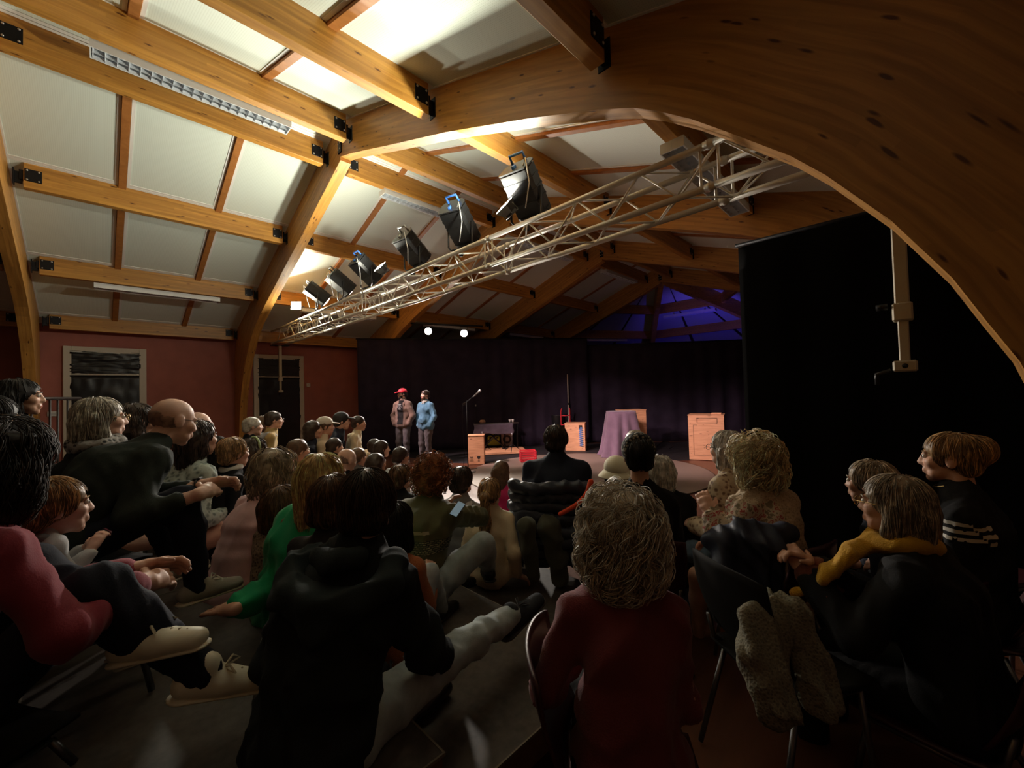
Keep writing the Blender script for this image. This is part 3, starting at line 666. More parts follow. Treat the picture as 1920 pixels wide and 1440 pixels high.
# ------------------------------------------------------------------ stage props
PLY = wood('crate_plywood', (.74, .40, .22), (.50, .22, .10), uv=False, sx=2.2, sy=26, lam=0, rough=.55, knots=False, axis='y'); PLYX = wood('crate_plywood_x', (.74, .40, .22), (.46, .20, .09), uv=False, sx=2.2, sy=24, lam=0, rough=.55, knots=True)
INK = mat('print_black', (.02, .015, .012), .6); DKBOX = mat('dark_brown_matt', (.03, .02, .016), .8)
FACE = math.atan2(-CF[0], CF[1])     # props face the audience
def prop(name, px, py, label, cat, rz=0.0, group=None):
    p = onz(px, py, 0); p[2] = .012; return tag(empty(name, p, FACE+rz), label, cat, group)
def crate(px, py, w_, d_, h_, label, rz=0.0, planks=True, hole=None):
    """plywood case standing on the floor: local -y faces the audience, origin mid-front-bottom"""
    e = prop('wooden_crate', px, py, label, 'crate', rz, 'plywood crates on stage')
    t = .018
    MB().box((0, t/2, h_/2), (w_, t, h_), ch=.002).build('front_panel', PLYX, e); MB().box((0, d_-t/2, h_/2), (w_, t, h_), ch=.002).build('back_panel', PLYX, e)
    for s in (-1, 1): MB().box((s*(w_/2-t/2), d_/2, h_/2), (t, d_-2*t, h_), ch=.002).build('side_panel', PLYX, e)
    MB().box((0, d_/2, h_-t/2+.003), (w_+.02, d_+.02, t), ch=.003).build('lid', PLYX, e); MB().box((0, d_/2, t/2), (w_-2*t, d_-2*t, t)).build('bottom', PLYX, e)
    return e
c1 = crate(893, 872, .36, .34, .64, 'tall wooden crate printed with up arrows and a fragile glass')
# printed handling marks: two up arrows and a wine glass
mb = MB(); RF = np.array([[1, 0, 0], [0, 0, -1], [0, 1, 0]])
for dx in (-.115, -.075): mb.prism([(dx-.004, .09), (dx+.004, .09), (dx+.004, .155), (dx+.014, .155), (dx, .18), (dx-.014, .155), (dx-.004, .155)], .002, RF, (0, 0, 0))
mb.prism([(-.135, .075), (-.055, .075), (-.055, .083), (-.135, .083)], .002, RF, (0, 0, 0)); mb.build('arrow_print', INK, c1)
mb = MB(); mb.prism([(.025, .185), (.095, .185), (.092, .14), (.075, .118), (.063, .113), (.063, .085), (.085, .078), (.085, .07), (.035, .07), (.035, .078), (.057, .085), (.057, .113), (.045, .118), (.028, .14)], .002, RF, (0, 0, 0)); mb.build('glass_print', INK, c1)
c2 = crate(1079, 846, .52, .46, .72, 'wooden crate with red hand truck behind and blue hose on its side', -.25)
mb = MB(); mb.tube([(-.17, -.004, .66), (-.14, -.004, .66), (-.14, -.004, .64)], .003, 4); mb.build('latch', INK, c2)
BLUEH = mat('blue_hose', (.06, .22, .55), .35)
mb = MB(); mb.tube([(.16+.05*math.cos(a*.9), -.012-.008*math.sin(a*.9), .12+a*.0075) for a in range(0, 66)], .009, 6); o = tag(mb.build('coiled_hose', BLUEH), 'blue coiled hose hanging on the front of the crate with the hand truck', 'hose'); o.parent = None; o.matrix_world = c2.matrix_world
o.location = c2.location; o.rotation_euler = c2.rotation_euler
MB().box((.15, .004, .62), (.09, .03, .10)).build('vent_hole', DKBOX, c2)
c3 = crate(1326, 864, .70, .62, .97, 'large wooden crate with a framed door at right, beside the wing curtain', -.50)
mb = MB()
for a, b, c_, d_ in ((-.17, .90, .22, .90), (-.17, .80, .22, .80), (-.17, .80, -.17, .90), (.22, .80, .22, .90)): mb.tube([(a, -.002, b), (c_, -.002, d_)], .004, 4)
for a, b, c_, d_ in ((-.25, .75, -.25, .10), (-.25, .10, .28, .10), (-.25, .75, -.17, .75)): mb.tube([(a, -.002, b), (c_, -.002, d_)], .003, 4)
mb.build('door_seam', INK, c3)
MB().box((.2, .31, .985), (.2, .25, .03), ch=.004).build('top_cleat', PLYX, c3)
rgp = random.Random(4); mb = MB()
for k in range(12): mb.lathe([(0, 0), (.007, 0), (.006, .002)], (rgp.choice((-.31, .31, -.05, .05)), -.001, .08+.85*rgp.random()), 6, Rx(math.pi/2))
o = mb.build('screw_head', INK, c3); o['kind'] = 'stuff'
MB().box((.352, .32, .56), (.006, .40, .56), ch=.002).build('dark_side_sheet', DKBOX, c3)  # thin dark sheet over part of the closed right side
c4 = crate(1192, 846, .62, .50, 1.04, 'tall wooden box half hidden behind the purple cloth pedestal', .1)
# purple cloth draped over a pedestal
PURP = mat('mauve_cloth', (.155, .095, .14), .85, sheen=.3, noise=.15, nscale=6, bump=.2, bscale=150)
e = prop('draped_pedestal', 1172, 858, 'pedestal completely draped in a mauve grey cloth reaching the floor', 'pedestal')
MB().box((0, .25, .52), (.52, .46, 1.04), ch=.01).build('plinth', PLYX, e)
def drape(w_, d_, h_, n=96, m=16, flare=.16, seed=1, folds=13):
    P = np.zeros((m+7, n, 3)); rg = np.random.RandomState(seed); ph = rg.uniform(0, 6, 3)
    for j in range(n):
        a = 2*math.pi*j/(n-1); c, s = math.cos(a), math.sin(a); k = (abs(c)**4+abs(s)**4)**(-.25)
        fo = math.sin(folds*a+ph[0]+.8*math.sin(3*a+ph[1]))
        for i in range(7): f = i/7*.96; P[i, j] = (c*k*w_/2*f, s*k*d_/2*f, h_+.004)
        for i in range(m):
            t = i/(m-1); r_ = 1+flare*2*t*1.2; z = h_*(1-t)+.008
            dx = .010+(.02+.075*t)*fo*t**.6
            if t > .9: dx += .05*(t-.9)*10*(.5+.5*math.sin(5*a+ph[2]))
            P[7+i, j] = (c*(k*w_/2*(.985+.015*min(1, t*9))*(1+.5*flare*t*2)+dx), s*(k*d_/2*(1+.5*flare*t*2)+dx), z)
    return P
mb = MB(); mb.grid(drape(.63, .56, 1.05, flare=.38, seed=5, folds=9)); o = mb.build('draped_cloth', PURP, e, (0, .25, 0)); 
# keyboard-style table under a dark cloth on a plywood base
e = prop('plywood_base', 935, 853, 'low plywood board under the draped table and yellow case', 'board', .12); MB().box((0, .45, .03), (1.5, .95, .05), ch=.004).build('board', PLYX, e); MB().box((0, .45, .006), (1.4, .85, .012)).build('batten', PLYX, e)
bz = .07
e = prop('trestle_table', 927, 848, 'X-legged table under a dark cloth on the plywood base', 'table', .12); e.location.z = bz
for s in (-1, 1):
    for y in (.10, .42):
        MB().tube([(-.30*s, y, .02), (.30*s, y, .62)], .016, 8).build('leg', BLACKM, e)
MB().box((0, .26, .65), (1.0, .42, .05), ch=.01).build('table_top', LB, e)
for y in (.10, .42): 
    for s in (-1, 1): MB().box((s*.30, y, .015), (.16, .04, .03), ch=.006).build('foot', BLACKM, e)
DKCL = mat('dark_cloth', (.075, .055, .075), .85, sheen=.2, noise=.2, nscale=9)
P = np.zeros((12, 30, 3))
for j in range(30):
    x = -.53+1.06*j/29
    for i in range(12):
        if i < 5: P[i, j] = (x, .48-.50*i/4, .682)
        else: t = (i-4)/7; P[i, j] = (x+.015*math.sin(9*x+i), -.025-.012*math.sin(17*x)*t-.02*t, .682-.26*t*(1+.07*math.sin(6*x)))
o = MB().grid(P).build('cloth', DKCL); o.modifiers.new('s', 'SOLIDIFY').thickness = .006; o.location = e.location; o.rotation_euler = e.rotation_euler; tag(o, 'dark grey cloth over the X-legged table', 'cloth')
YEL = mat('yellow_case', (.62, .60, .04), .45); GREYW = wood('grey_speaker_wood', (.36, .27, .22), (.2, .14, .11), uv=False, sx=2, sy=14, lam=0, knots=False)
e = prop('yellow_case', 926, 842, 'bright yellow hard case under the draped table', 'case'); e.location.z = bz
MB().box((0, .2, .15), (.36, .22, .28), ch=.03).build('shell', YEL, e); mb = MB(); mb.tube([(-.07, .2, .29), (-.07, .2, .335), (.07, .2, .335), (.07, .2, .29)], .012, 8); mb.build('handle', YEL, e)
for s in (-1, 1): MB().box((s*.1, .085, .24), (.05, .015, .05), ch=.004).build('latch', INK, e)
e = prop('wood_speaker', 951, 842, 'grey wooden speaker box standing right of the draped table', 'speaker'); e.location.z = bz
MB().box((0, .2, .24), (.34, .30, .48), ch=.02).build('cabinet', GREYW, e); MB().lathe([(0, 0), (.11, 0), (.12, .01), (.10, .012), (.06, -.0)], (0, .052, .2), 20, Rx(math.pi/2)).build('cone', DKBOX, e)
def tripod_stand(px, py, h_, label, name='small_stand', z=bz, boom=None):
    e = prop(name, px, py, label, 'stand'); e.location.z = z
    MB().tube([(0, 0, .10), (0, 0, h_)], .009, 8).build('pole', BLACKM, e)
    for k in range(3): a = k*2.094+.4; MB().tube([(0, 0, .18), (.24*math.cos(a), .24*math.sin(a), .012)], .008, 6).build('leg', BLACKM, e)
    MB().lathe([(.0, 0), (.016, 0), (.018, .03), (.02, .05), (.0, .05)], (0, 0, h_), 10).build('head', LSIL, e)
    return e
tripod_stand(961, 851, .42, 'small pedal stand at the right edge of the plywood base'); tripod_stand(905, 850, .45, 'small chrome pedal stand left under the draped table', 'pedal_stand')
tripod_stand(894, 842, 1.15, 'thin black stand rising behind the left of the draped table')
CUPW = mat('cup_white', (.75, .72, .66), .5)
for dx, lab in ((.36, 'left of two white cups on the draped table'), (.44, 'right of two white cups on the draped table')):
    p = np.array(onz(927, 848, 0)); q = p+Rz(FACE+.12)@np.array([dx+.12, .34, 0]); o = MB().lathe([(.002, 0), (.026, 0), (.036, .085), (.033, .085), (.024, .006), (.002, .006)], n=16).build('paper_cup', CUPW, None, (q[0], q[1], .765)); tag(o, lab, 'cup', 'white cups')
# shelf plank for cups
p = np.array(onz(927, 848, 0)); q = p+Rz(FACE+.12)@np.array([.50, .36, 0]); e = tag(empty('side_shelf', (q[0], q[1], .012), FACE+.12), 'small dark side table holding two white cups', 'table'); MB().box((0, 0, .735), (.42, .3, .03), ch=.004).build('top', DKBOX, e)
for sx in (-1, 1):
    for sy in (-1, 1): MB().tube([(sx*.17, sy*.11, 0), (sx*.17, sy*.11, .72)], .012, 6).build('leg', BLACKM, e)
# skin-coloured mask/head prop lying on the table
q = p+Rz(FACE+.12)@np.array([-.28, .38, 0]); o = MB().lathe([(.002, 0), (.06, .0), (.085, .03), (.08, .07), (.05, .10), (.002, .105)], n=16).build('tambourine_drum', mat('skin_drum', (.55, .30, .2), .6), None, (q[0], q[1], .757)); tag(o, 'small tan drum on the left of the draped table', 'drum')
# red crate, red hand truck, bin, tall pole
REDP = mat('red_plastic', (.62, .035, .05), .4)
e = prop('red_crate', 992, 868, 'red plastic crate on the mat edge behind the navy-sweater man', 'crate', .1)
for k, z in enumerate((.02, .075, .13, .185, .235)):
    for s in (-1, 1): MB().box((0, .15+s*.14, z), (.36, .012, .03), ch=.003).build('slat', REDP, e); MB().box((s*.174, .15, z), (.012, .27, .03), ch=.003).build('slat', REDP, e)
for sx in (-1, 1):
    for sy in (-1, 1): MB().box((sx*.17, .15+sy*.135, .125), (.022, .022, .25), ch=.003).build('corner_post', REDP, e)
MB().box((0, .15, .008), (.34, .27, .012)).build('bottom', REDP, e)
e = prop('hand_truck', 1062, 836, 'red tubular hand truck behind the crate with the blue hose', 'hand truck')
for s in (-1, 1): MB().tube([(s*.13, 0, .02), (s*.13, .02, .85), (s*.13, .0, 1.0), (s*.11, -.08, 1.08)], .016, 8).build('upright', REDP, e)
for z in (.35, .6, .86): MB().tube([(-.13, .01, z), (.13, .01, z)], .013, 8).build('crossbar', REDP, e)
MB().box((0, -.10, .012), (.34, .2, .012)).build('toe_plate', REDP, e)
for s in (-1, 1): MB().lathe([(.03, -.025), (.11, -.025), (.12, 0), (.11, .025), (.03, .025)], (s*.2, .08, .12), 18, Ry(math.pi/2)).build('wheel', BLACKM, e)
e = prop('black_bin', 1047, 834, 'dark round bin left of the red hand truck', 'bin'); MB().lathe([(.11, 0), (.15, .0), (.19, .86), (.20, .88), (.18, .88), (.14, .02)], n=20).build('tub', LB, e)
e = prop('tall_pole', 1068, 834, 'tall thin grey pole standing before the black backdrop', 'pole'); MB().lathe([(.0, 0), (.2, 0), (.2, .015), (.03, .03)], n=20).build('base', BLACKM, e); MB().tube([(0, 0, .02), (0, 0, 1.2)], .022, 10).build('lower_tube', GREYM, e); MB().tube([(0, 0, 1.2), (0, 0, 2.08)], .017, 10).build('upper_tube', GREYM, e); MB().lathe([(.0, 0), (.03, 0), (.03, .06), (0, .06)], (0, 0, 1.17), 10).build('collar', BLACKM, e)
# microphone stand
e = prop('microphone_stand', 878, 886, 'black microphone stand with round base beside the printed crate', 'microphone stand')
MB().lathe([(0, 0), (.15, 0), (.15, .012), (.10, .025), (.02, .03)], n=24).build('round_base', LSIL, e)
MB().tube([(0, 0, .02), (0, 0, 1.40)], .010, 8).build('pole', BLACKM, e); MB().tube([(-.07, 0, 1.33), (.16, 0, 1.52)], .007, 8).build('boom', BLACKM, e)
MB().lathe([(.004, 0), (.012, 0), (.014, .13), (.026, .15), (.028, .18), (.016, .20), (.002, .202)], (.14, 0, 1.505), 14, frame((.75, 0, .62))).build('microphone', LSIL, e)
MB().tube([(.13, .0, 1.5), (-.08, .02, 1.36), (-.10, .02, .9), (-.07, .03, .4), (-.1, .05, .04), (.15, .3, .01)], .005, 6).build('cable', BLACKM, e)
MB().tube([onz(1110, 842, .02), onz(1120, 838, .02), onz(1128, 834, .02), onz(1120, 832, .02), onz(1140, 836, .02)], .008, 6)
mb = MB(); mb.tube([np.array([0, 0, .012])+np.array(onz(x, y, 0)) for x, y in ((1232, 838), (1237, 832), (1246, 828), (1256, 830), (1262, 838), (1255, 842))], .010, 6); tag(mb.build('cable_loop', LB), 'loop of black cable on the floor right of the tall wooden box', 'cable')
mb = MB(); mb.tube([np.array([0, 0, .012])+np.array(onz(x, y, 0)) for x, y in ((988, 830), (1002, 828), (1016, 833), (1030, 829), (1040, 834))], .012, 6); tag(mb.build('cable_run', LSIL), 'grey cables on the floor between the draped table and the crates', 'cable')
# black bin bags / coat heap behind performers is the curtain hem; railing at the far left
e = tag(empty('railing'), 'dark stair railing at the far left in front of the first door', 'railing')
a_, b_ = at(20, 748, 4.6), at(150, 747, 6.0)
RAILB = mat('railing_dark', (.02, .012, .01), .5)
MB().tube([a_, b_], .022, 8).build('handrail', RAILB, e)
for t in (.25, .5, .62, .78, .95):
    p = a_*(1-t)+b_*t; MB().tube([p, (p[0], p[1], .0)], .012, 6).build('baluster', RAILB, e)
# ------------------------------------------------------------------ people: smooth bodies from blended volumes
def mesh_np(name, V, Q, mats, mi=None, smooth=True):
    me = bpy.data.meshes.new(name); V = np.asarray(V, np.float32); Q = np.asarray(Q, np.int32); k = Q.shape[1]
    me.vertices.add(len(V)); me.vertices.foreach_set('co', V.ravel()); me.loops.add(Q.size); me.loops.foreach_set('vertex_index', Q.ravel())
    me.polygons.add(len(Q)); me.polygons.foreach_set('loop_start', np.arange(0, Q.size, k, dtype=np.int32)); me.polygons.foreach_set('loop_total', np.full(len(Q), k, np.int32))
    for m in (mats if isinstance(mats, (list, tuple)) else [mats]): me.materials.append(m)
    if mi is not None: me.polygons.foreach_set('material_index', np.asarray(mi, np.int32))
    me.polygons.foreach_set('use_smooth', np.full(len(Q), smooth)); me.update(calc_edges=True); return me
def surfnet(F, o, h):
    S = F < 0; nx, ny, nz = F.shape
    cnt = np.zeros((nx-1, ny-1, nz-1), np.int8)
    for dx in (0, 1):
        for dy in (0, 1):
            for dz in (0, 1): cnt += S[dx:nx-1+dx, dy:ny-1+dy, dz:nz-1+dz]
    act = (cnt > 0) & (cnt < 8); ijk = np.argwhere(act)
    if len(ijk) == 0: return np.zeros((0, 3)), np.zeros((0, 4), int)
    idm = np.full(act.shape, -1, np.int64); idm[act] = np.arange(len(ijk))
    acc = np.zeros((len(ijk), 3)); n = np.zeros(len(ijk)); cor = {}
    for dx in (0, 1):
        for dy in (0, 1):
            for dz in (0, 1): cor[(dx, dy, dz)] = F[ijk[:, 0]+dx, ijk[:, 1]+dy, ijk[:, 2]+dz]
    for a in range(3):
        for u_ in (0, 1):
            for v_ in (0, 1):
                p = [0, 0, 0]; p[(a+1) % 3] = u_; p[(a+2) % 3] = v_; q = list(p); q[a] = 1
                f0, f1 = cor[tuple(p)], cor[tuple(q)]; m = (f0 < 0) != (f1 < 0)
                t = np.where(m, f0/np.where(m, f0-f1, 1), 0); pt = np.tile(np.array(p, float), (len(ijk), 1)); pt[:, a] = t
                acc += pt*m[:, None]; n += m
    V = (ijk+acc/n[:, None])*h+o
    Q = []
    for a in range(3):
        b_, c_ = (a+1) % 3, (a+2) % 3
        lo = [slice(None)]*3; hi = [slice(None)]*3; lo[a] = slice(0, -1); hi[a] = slice(1, None)
        df = S[tuple(lo)] != S[tuple(hi)]; E = np.argwhere(df)
        m = (E[:, b_] > 0) & (E[:, c_] > 0) & (E[:, b_] < F.shape[b_]-1) & (E[:, c_] < F.shape[c_]-1); E = E[m]
        sg = S[E[:, 0], E[:, 1], E[:, 2]]
        def cid(db, dc):
            X = E.copy(); X[:, b_] -= db; X[:, c_] -= dc; return idm[X[:, 0], X[:, 1], X[:, 2]]
        q = np.stack([cid(1, 1), cid(0, 1), cid(0, 0), cid(1, 0)], 1); q[~sg] = q[~sg][:, ::-1]; Q.append(q)
    return V, np.vstack(Q)
def cap(a, b, ra, rb=None, side=None, k=1.0): return ('c', np.asarray(a, float), np.asarray(b, float), ra, ra if rb is None else rb, None if side is None else np.asarray(side, float)/np.linalg.norm(side), k)
def ell(c, r, R=None): return ('e', np.asarray(c, float), np.asarray(r, float), R)
def pbox(p):
    if p[0] == 'c': m = max(p[3], p[4])*max(1, p[6]); return np.minimum(p[1], p[2])-m, np.maximum(p[1], p[2])+m
    m = p[2].max() if p[3] is not None else p[2]; return p[1]-m, p[1]+m
def psdf(p, X):
    if p[0] == 'c':
        _, a, b, ra, rb, sd, k = p; ba = b-a; L2 = ba@ba+1e-12; pa = X-a; t = np.clip(pa@ba/L2, 0, 1); v = pa-t[..., None]*ba
        if sd is not None: c = v@sd; v = v-np.multiply.outer(c*(1-1/k), sd)
        return np.sqrt((v*v).sum(-1))-(ra+(rb-ra)*t)
    _, c, r_, R = p; v = X-c
    if R is not None: v = v@R
    q = v/r_; k0 = np.sqrt((q*q).sum(-1)); q2 = q/r_; k1 = np.sqrt((q2*q2).sum(-1))+1e-9; return k0*(k0-1)/k1
def sdf_pts(prims, X, k, subs=()):
    f = None
    for p in prims:
        d = psdf(p, X)
        if f is None: f = d
        else: h = np.clip(.5+.5*(f-d)/k, 0, 1); f = f*(1-h)+d*h-k*h*(1-h)
    for p, ks in subs: d = -psdf(p, X); h = np.clip(.5-.5*(f-d)/ks, 0, 1); f = f*(1-h)+d*h+ks*h*(1-h)
    return f
def volume(prims, h, k, subs=(), inflate=0.0, clip=None):
    lo = np.min([pbox(p)[0] for p in prims], 0)-inflate-2.5*h; hi = np.max([pbox(p)[1] for p in prims], 0)+inflate+2.5*h
    if clip is not None: lo = np.maximum(lo, clip[0]); hi = np.minimum(hi, clip[1])
    n = np.maximum(np.ceil((hi-lo)/h).astype(int)+1, 4); F = np.full(n, .5)
    ax = [lo[i]+h*np.arange(n[i]) for i in range(3)]
    def sub(p, pad):
        a, b = pbox(p); i0 = np.clip(((a-pad-lo)/h).astype(int), 0, n-1); i1 = np.clip(np.ceil((b+pad-lo)/h).astype(int)+1, i0+1, n)
        sl = tuple(slice(i0[i], i1[i]) for i in range(3)); X = np.stack(np.meshgrid(*[ax[i][sl[i]] for i in range(3)], indexing='ij'), -1); return sl, X
    for p in prims:
        sl, X = sub(p, k+3*h+inflate); d = psdf(p, X); f = F[sl]; t = np.clip(.5+.5*(f-d)/k, 0, 1); F[sl] = f*(1-t)+d*t-k*t*(1-t)
    F -= inflate
    for p, ks in subs:
        sl, X = sub(p, ks+3*h); d = -psdf(p, X); f = F[sl]; t = np.clip(.5-.5*(f-d)/ks, 0, 1); F[sl] = f*(1-t)+d*t+ks*t*(1-t)
    return surfnet(F, lo, h)
def vnormals(V, Q):
    a, b, c, d = (V[Q[:, i]] for i in range(4)); n = np.cross(c-a, d-b); N = np.zeros_like(V)
    for i in range(4): np.add.at(N, Q[:, i], n)
    return N/(np.linalg.norm(N, axis=1, keepdims=True)+1e-12)
def folds(V, Q, amp, fr=22.0, seed=0, stretch=(1, 1, .6)):
    """cloth creases: warped ridged waves pushed along the normals"""
    rg = np.random.RandomState(seed); N = vnormals(V, Q); P = V*np.array(stretch)*fr; f = np.zeros(len(V))
    for i in range(5):
        k1 = nrm(rg.randn(3)); k2 = nrm(rg.randn(3)); k3 = nrm(rg.randn(3)); w_ = P@k1*(.55+.38*i)+1.8*np.sin(P@k2*.45+rg.rand()*6)+1.2*np.sin(P@k3*.9)
        f += (1-2*np.abs(np.sin(w_)))*np.clip(.6+np.sin(P@k3*.4+i), 0, 1.4)/(1+.45*i)
    return V+N*(amp*f/1.5)[:, None]
def rough(V, Q, amp, fr, seed=0):
    rg = np.random.RandomState(seed); N = vnormals(V, Q); f = np.zeros(len(V))
    for i in range(6): k1 = rg.randn(3); k2 = rg.randn(3); f += np.sin(V@k1*fr*(.5+.3*i)+2*np.sin(V@k2*fr*.4+rg.rand()*6))/(1+.3*i)
    return V+N*(amp*f/1.6)[:, None]
def nrm(v): v = np.asarray(v, float); return v/(np.linalg.norm(v)+1e-12)
def ik(a, t, l1, l2, pole):
    a = np.asarray(a, float); t = np.asarray(t, float); d = t-a; L = np.linalg.norm(d); L2 = min(L, (l1+l2)*.998); d = d/(L+1e-9); t = a+d*L2
    x = (l1*l1-l2*l2+L2*L2)/(2*L2); y = math.sqrt(max(0, l1*l1-x*x)); pl = np.asarray(pole, float); pl = pl-d*(pl@d); pl = nrm(pl)
    return a+d*x+pl*y, t
SKINS = {}
def skin(col):
    k = 'skin_%d' % (int(col[0]*1000)+int(col[1]*100))
    if k not in SKINS:
        m = mat(k, col, .5, spec=.4, noise=.08, nscale=25); m.node_tree.nodes['Principled BSDF'].inputs['Subsurface Weight'].default_value = 0.0; SKINS[k] = (m, mat(k+'_lip', (col[0]*.75, col[1]*.45, col[2]*.45), .4))
    return SKINS[k]
SK = (.60, .34, .24); SKP = (.68, .42, .32); SKD = (.44, .24, .155)
EYEW = mat('eye_white', (.7, .68, .64), .25); EYEI = mat('eye_iris', (.05, .035, .025), .2)
HAIRM = {}
def hairmat(name, col, rough_=.45):
    if name not in HAIRM: HAIRM[name] = [mat('hair_'+name+x_, tuple(min(.8, c*f_) for c in col), rough_, spec=.45, noise=.45, nscale=38) for x_, f_ in (('', .8), ('_light', 1.7), ('_deep', .45))]
    return HAIRM[name]
def cloth(name, col, rough_=.85, noise=.12, bump=.12, bscale=220, nscale=9): return mat('cloth_'+name, col, rough_, spec=.25, noise=noise, nscale=nscale, bump=bump, bscale=bscale, sheen=.15 if max(col) > .06 else 0.0)
def knit(name, col, col2, scale=40):
    k = 'cloth_'+name
    if k in MATS: return MATS[k]
    m, nt, b = new_mat(k); N = nt.nodes.new; L = nt.links.new; tc = N('ShaderNodeTexCoord'); vo = N('ShaderNodeTexVoronoi'); vo.inputs['Scale'].default_value = scale; L(tc.outputs['Object'], vo.inputs['Vector'])
    rp = N('ShaderNodeValToRGB'); rp.color_ramp.elements[0].position = .25; rp.color_ramp.elements[0].color = (*col2, 1); rp.color_ramp.elements[1].position = .5; rp.color_ramp.elements[1].color = (*col, 1)
    L(vo.outputs['Distance'], rp.inputs['Fac']); L(rp.outputs[0], b.inputs['Base Color']); b.inputs['Roughness'].default_value = .9
    bp = N('ShaderNodeBump'); bp.inputs['Strength'].default_value = .4; bp.inputs['Distance'].default_value = .01; L(vo.outputs['Distance'], bp.inputs['Height']); L(bp.outputs[0], b.inputs['Normal']); return m
def Rhead(yaw, pitch, roll): return Rz(yaw)@Rx(pitch)@Ry(roll)      # pitch>0 looks up
def strands(prims, k, subs, V, N_, n, steps, step, flow, curl, rad, off, seed, wander=1.0, freq=1.25):
    """hair strands as thin three-sided tubes that run over the hair volume"""
    rg = np.random.RandomState(seed); idx = rg.randint(0, len(V), n); p = V[idx].copy(); ph = rg.rand(n)*6.28; pts = []; w_ = rg.randn(n, 3)*(.35 if curl == 0 else 1.0)
    if curl > 0:      # neighbouring strands share their swing and form locks
        c_ = np.floor(p/.022).astype(np.int64); hsh = (c_[:, 0]*73856093 ^ c_[:, 1]*19349663 ^ c_[:, 2]*83492791) & 0xffff; tb = rg.rand(65536); tw = rg.randn(65536, 3)
        ph = tb[hsh]*6.28+rg.randn(n)*.35; w_ = tw[hsh]*wander+rg.randn(n, 3)*.12
    eps = .004
    def fg(X):
        f = sdf_pts(prims, X, k); g = np.stack([sdf_pts(prims, X+np.eye(3)[i]*eps, k)-f for i in range(3)], -1); return f, g/(np.linalg.norm(g, axis=-1, keepdims=True)+1e-9)
    offs = off*(.2+rg.rand(n)); nn = None
    for s in range(steps):
        f, g = fg(p); p = p-g*(f-offs)[:, None]*.8
        d = flow(p)+w_*.5; d = d-g*(d*g).sum(-1, keepdims=True); d /= np.linalg.norm(d, axis=-1, keepdims=True)+1e-9; b = np.cross(d, g)
        a = ph+s*freq
        q = p+curl*(g*np.cos(a)[:, None]*.6+b*np.sin(a)[:, None]); pts.append((q, g, b)); p = p+d*step
    VV = []; 
    for s in range(steps):
        q, g, b = pts[s]; r_ = rad*(1-.75*(s/(steps-1))**2)
        for j in range(3):
            a = 2.094*j; VV.append(q+r_*(g*math.cos(a)+b*math.sin(a)))
    VV = np.stack(VV, 1)           # n, steps*3, 3
    base = np.arange(n)[:, None]*steps*3; Q = []
    for s in range(steps-1):
        for j in range(3): Q.append(base+np.array([[s*3+j, s*3+(j+1) % 3, s*3+3+(j+1) % 3, s*3+3+j]]))
    return VV.reshape(-1, 3), np.vstack(Q)
def hand_prims(W, d, n, sgn, s=1.0, curl=.35, spread=.0, thumb=.6):
    """W wrist, d pointing direction, n palm normal; palm, four unequal fingers with two bends, thumb from the palm's side"""
    d = nrm(d); n = np.asarray(n, float); n = nrm(n-d*(n@d)); sd = np.cross(d, n)*sgn
    P = [cap(W-d*.02*s, W+d*.03*s, .026*s, .027*s, sd, 1.25), cap(W+d*.035*s, W+d*.078*s, .021*s, .019*s, sd, 1.9)]
    for i, (o, L) in enumerate(((.031, .072), (.011, .082), (-.010, .077), (-.029, .060))):
        dd = nrm(d+sd*(o*4*spread)); k = W+dd*.088*s+sd*o*s; a0 = curl*1.0; a1 = curl*2.3; a2 = curl*3.3
        p1 = k+(dd*math.cos(a0)+n*math.sin(a0))*L*.45*s; p2 = p1+(dd*math.cos(a1)+n*math.sin(a1))*L*.33*s; p3 = p2+(dd*math.cos(a2)+n*math.sin(a2))*L*.24*s
        P += [cap(k-dd*.02*s, p1, .0098*s, .0092*s), cap(p1, p2, .0092*s, .0085*s), cap(p2, p3, .0085*s, .0072*s)]
    b = W+d*.025*s+sd*.028*s; t1 = b+(d*.6+sd*thumb+n*.35)*.042*s; t2 = t1+(d*.85+sd*thumb*.4+n*.4)*.034*s
    P += [cap(b-sd*.012*s, t1, .0145*s, .011*s), cap(t1, t2, .011*s, .0085*s)]
    return P
PEOPLE = []
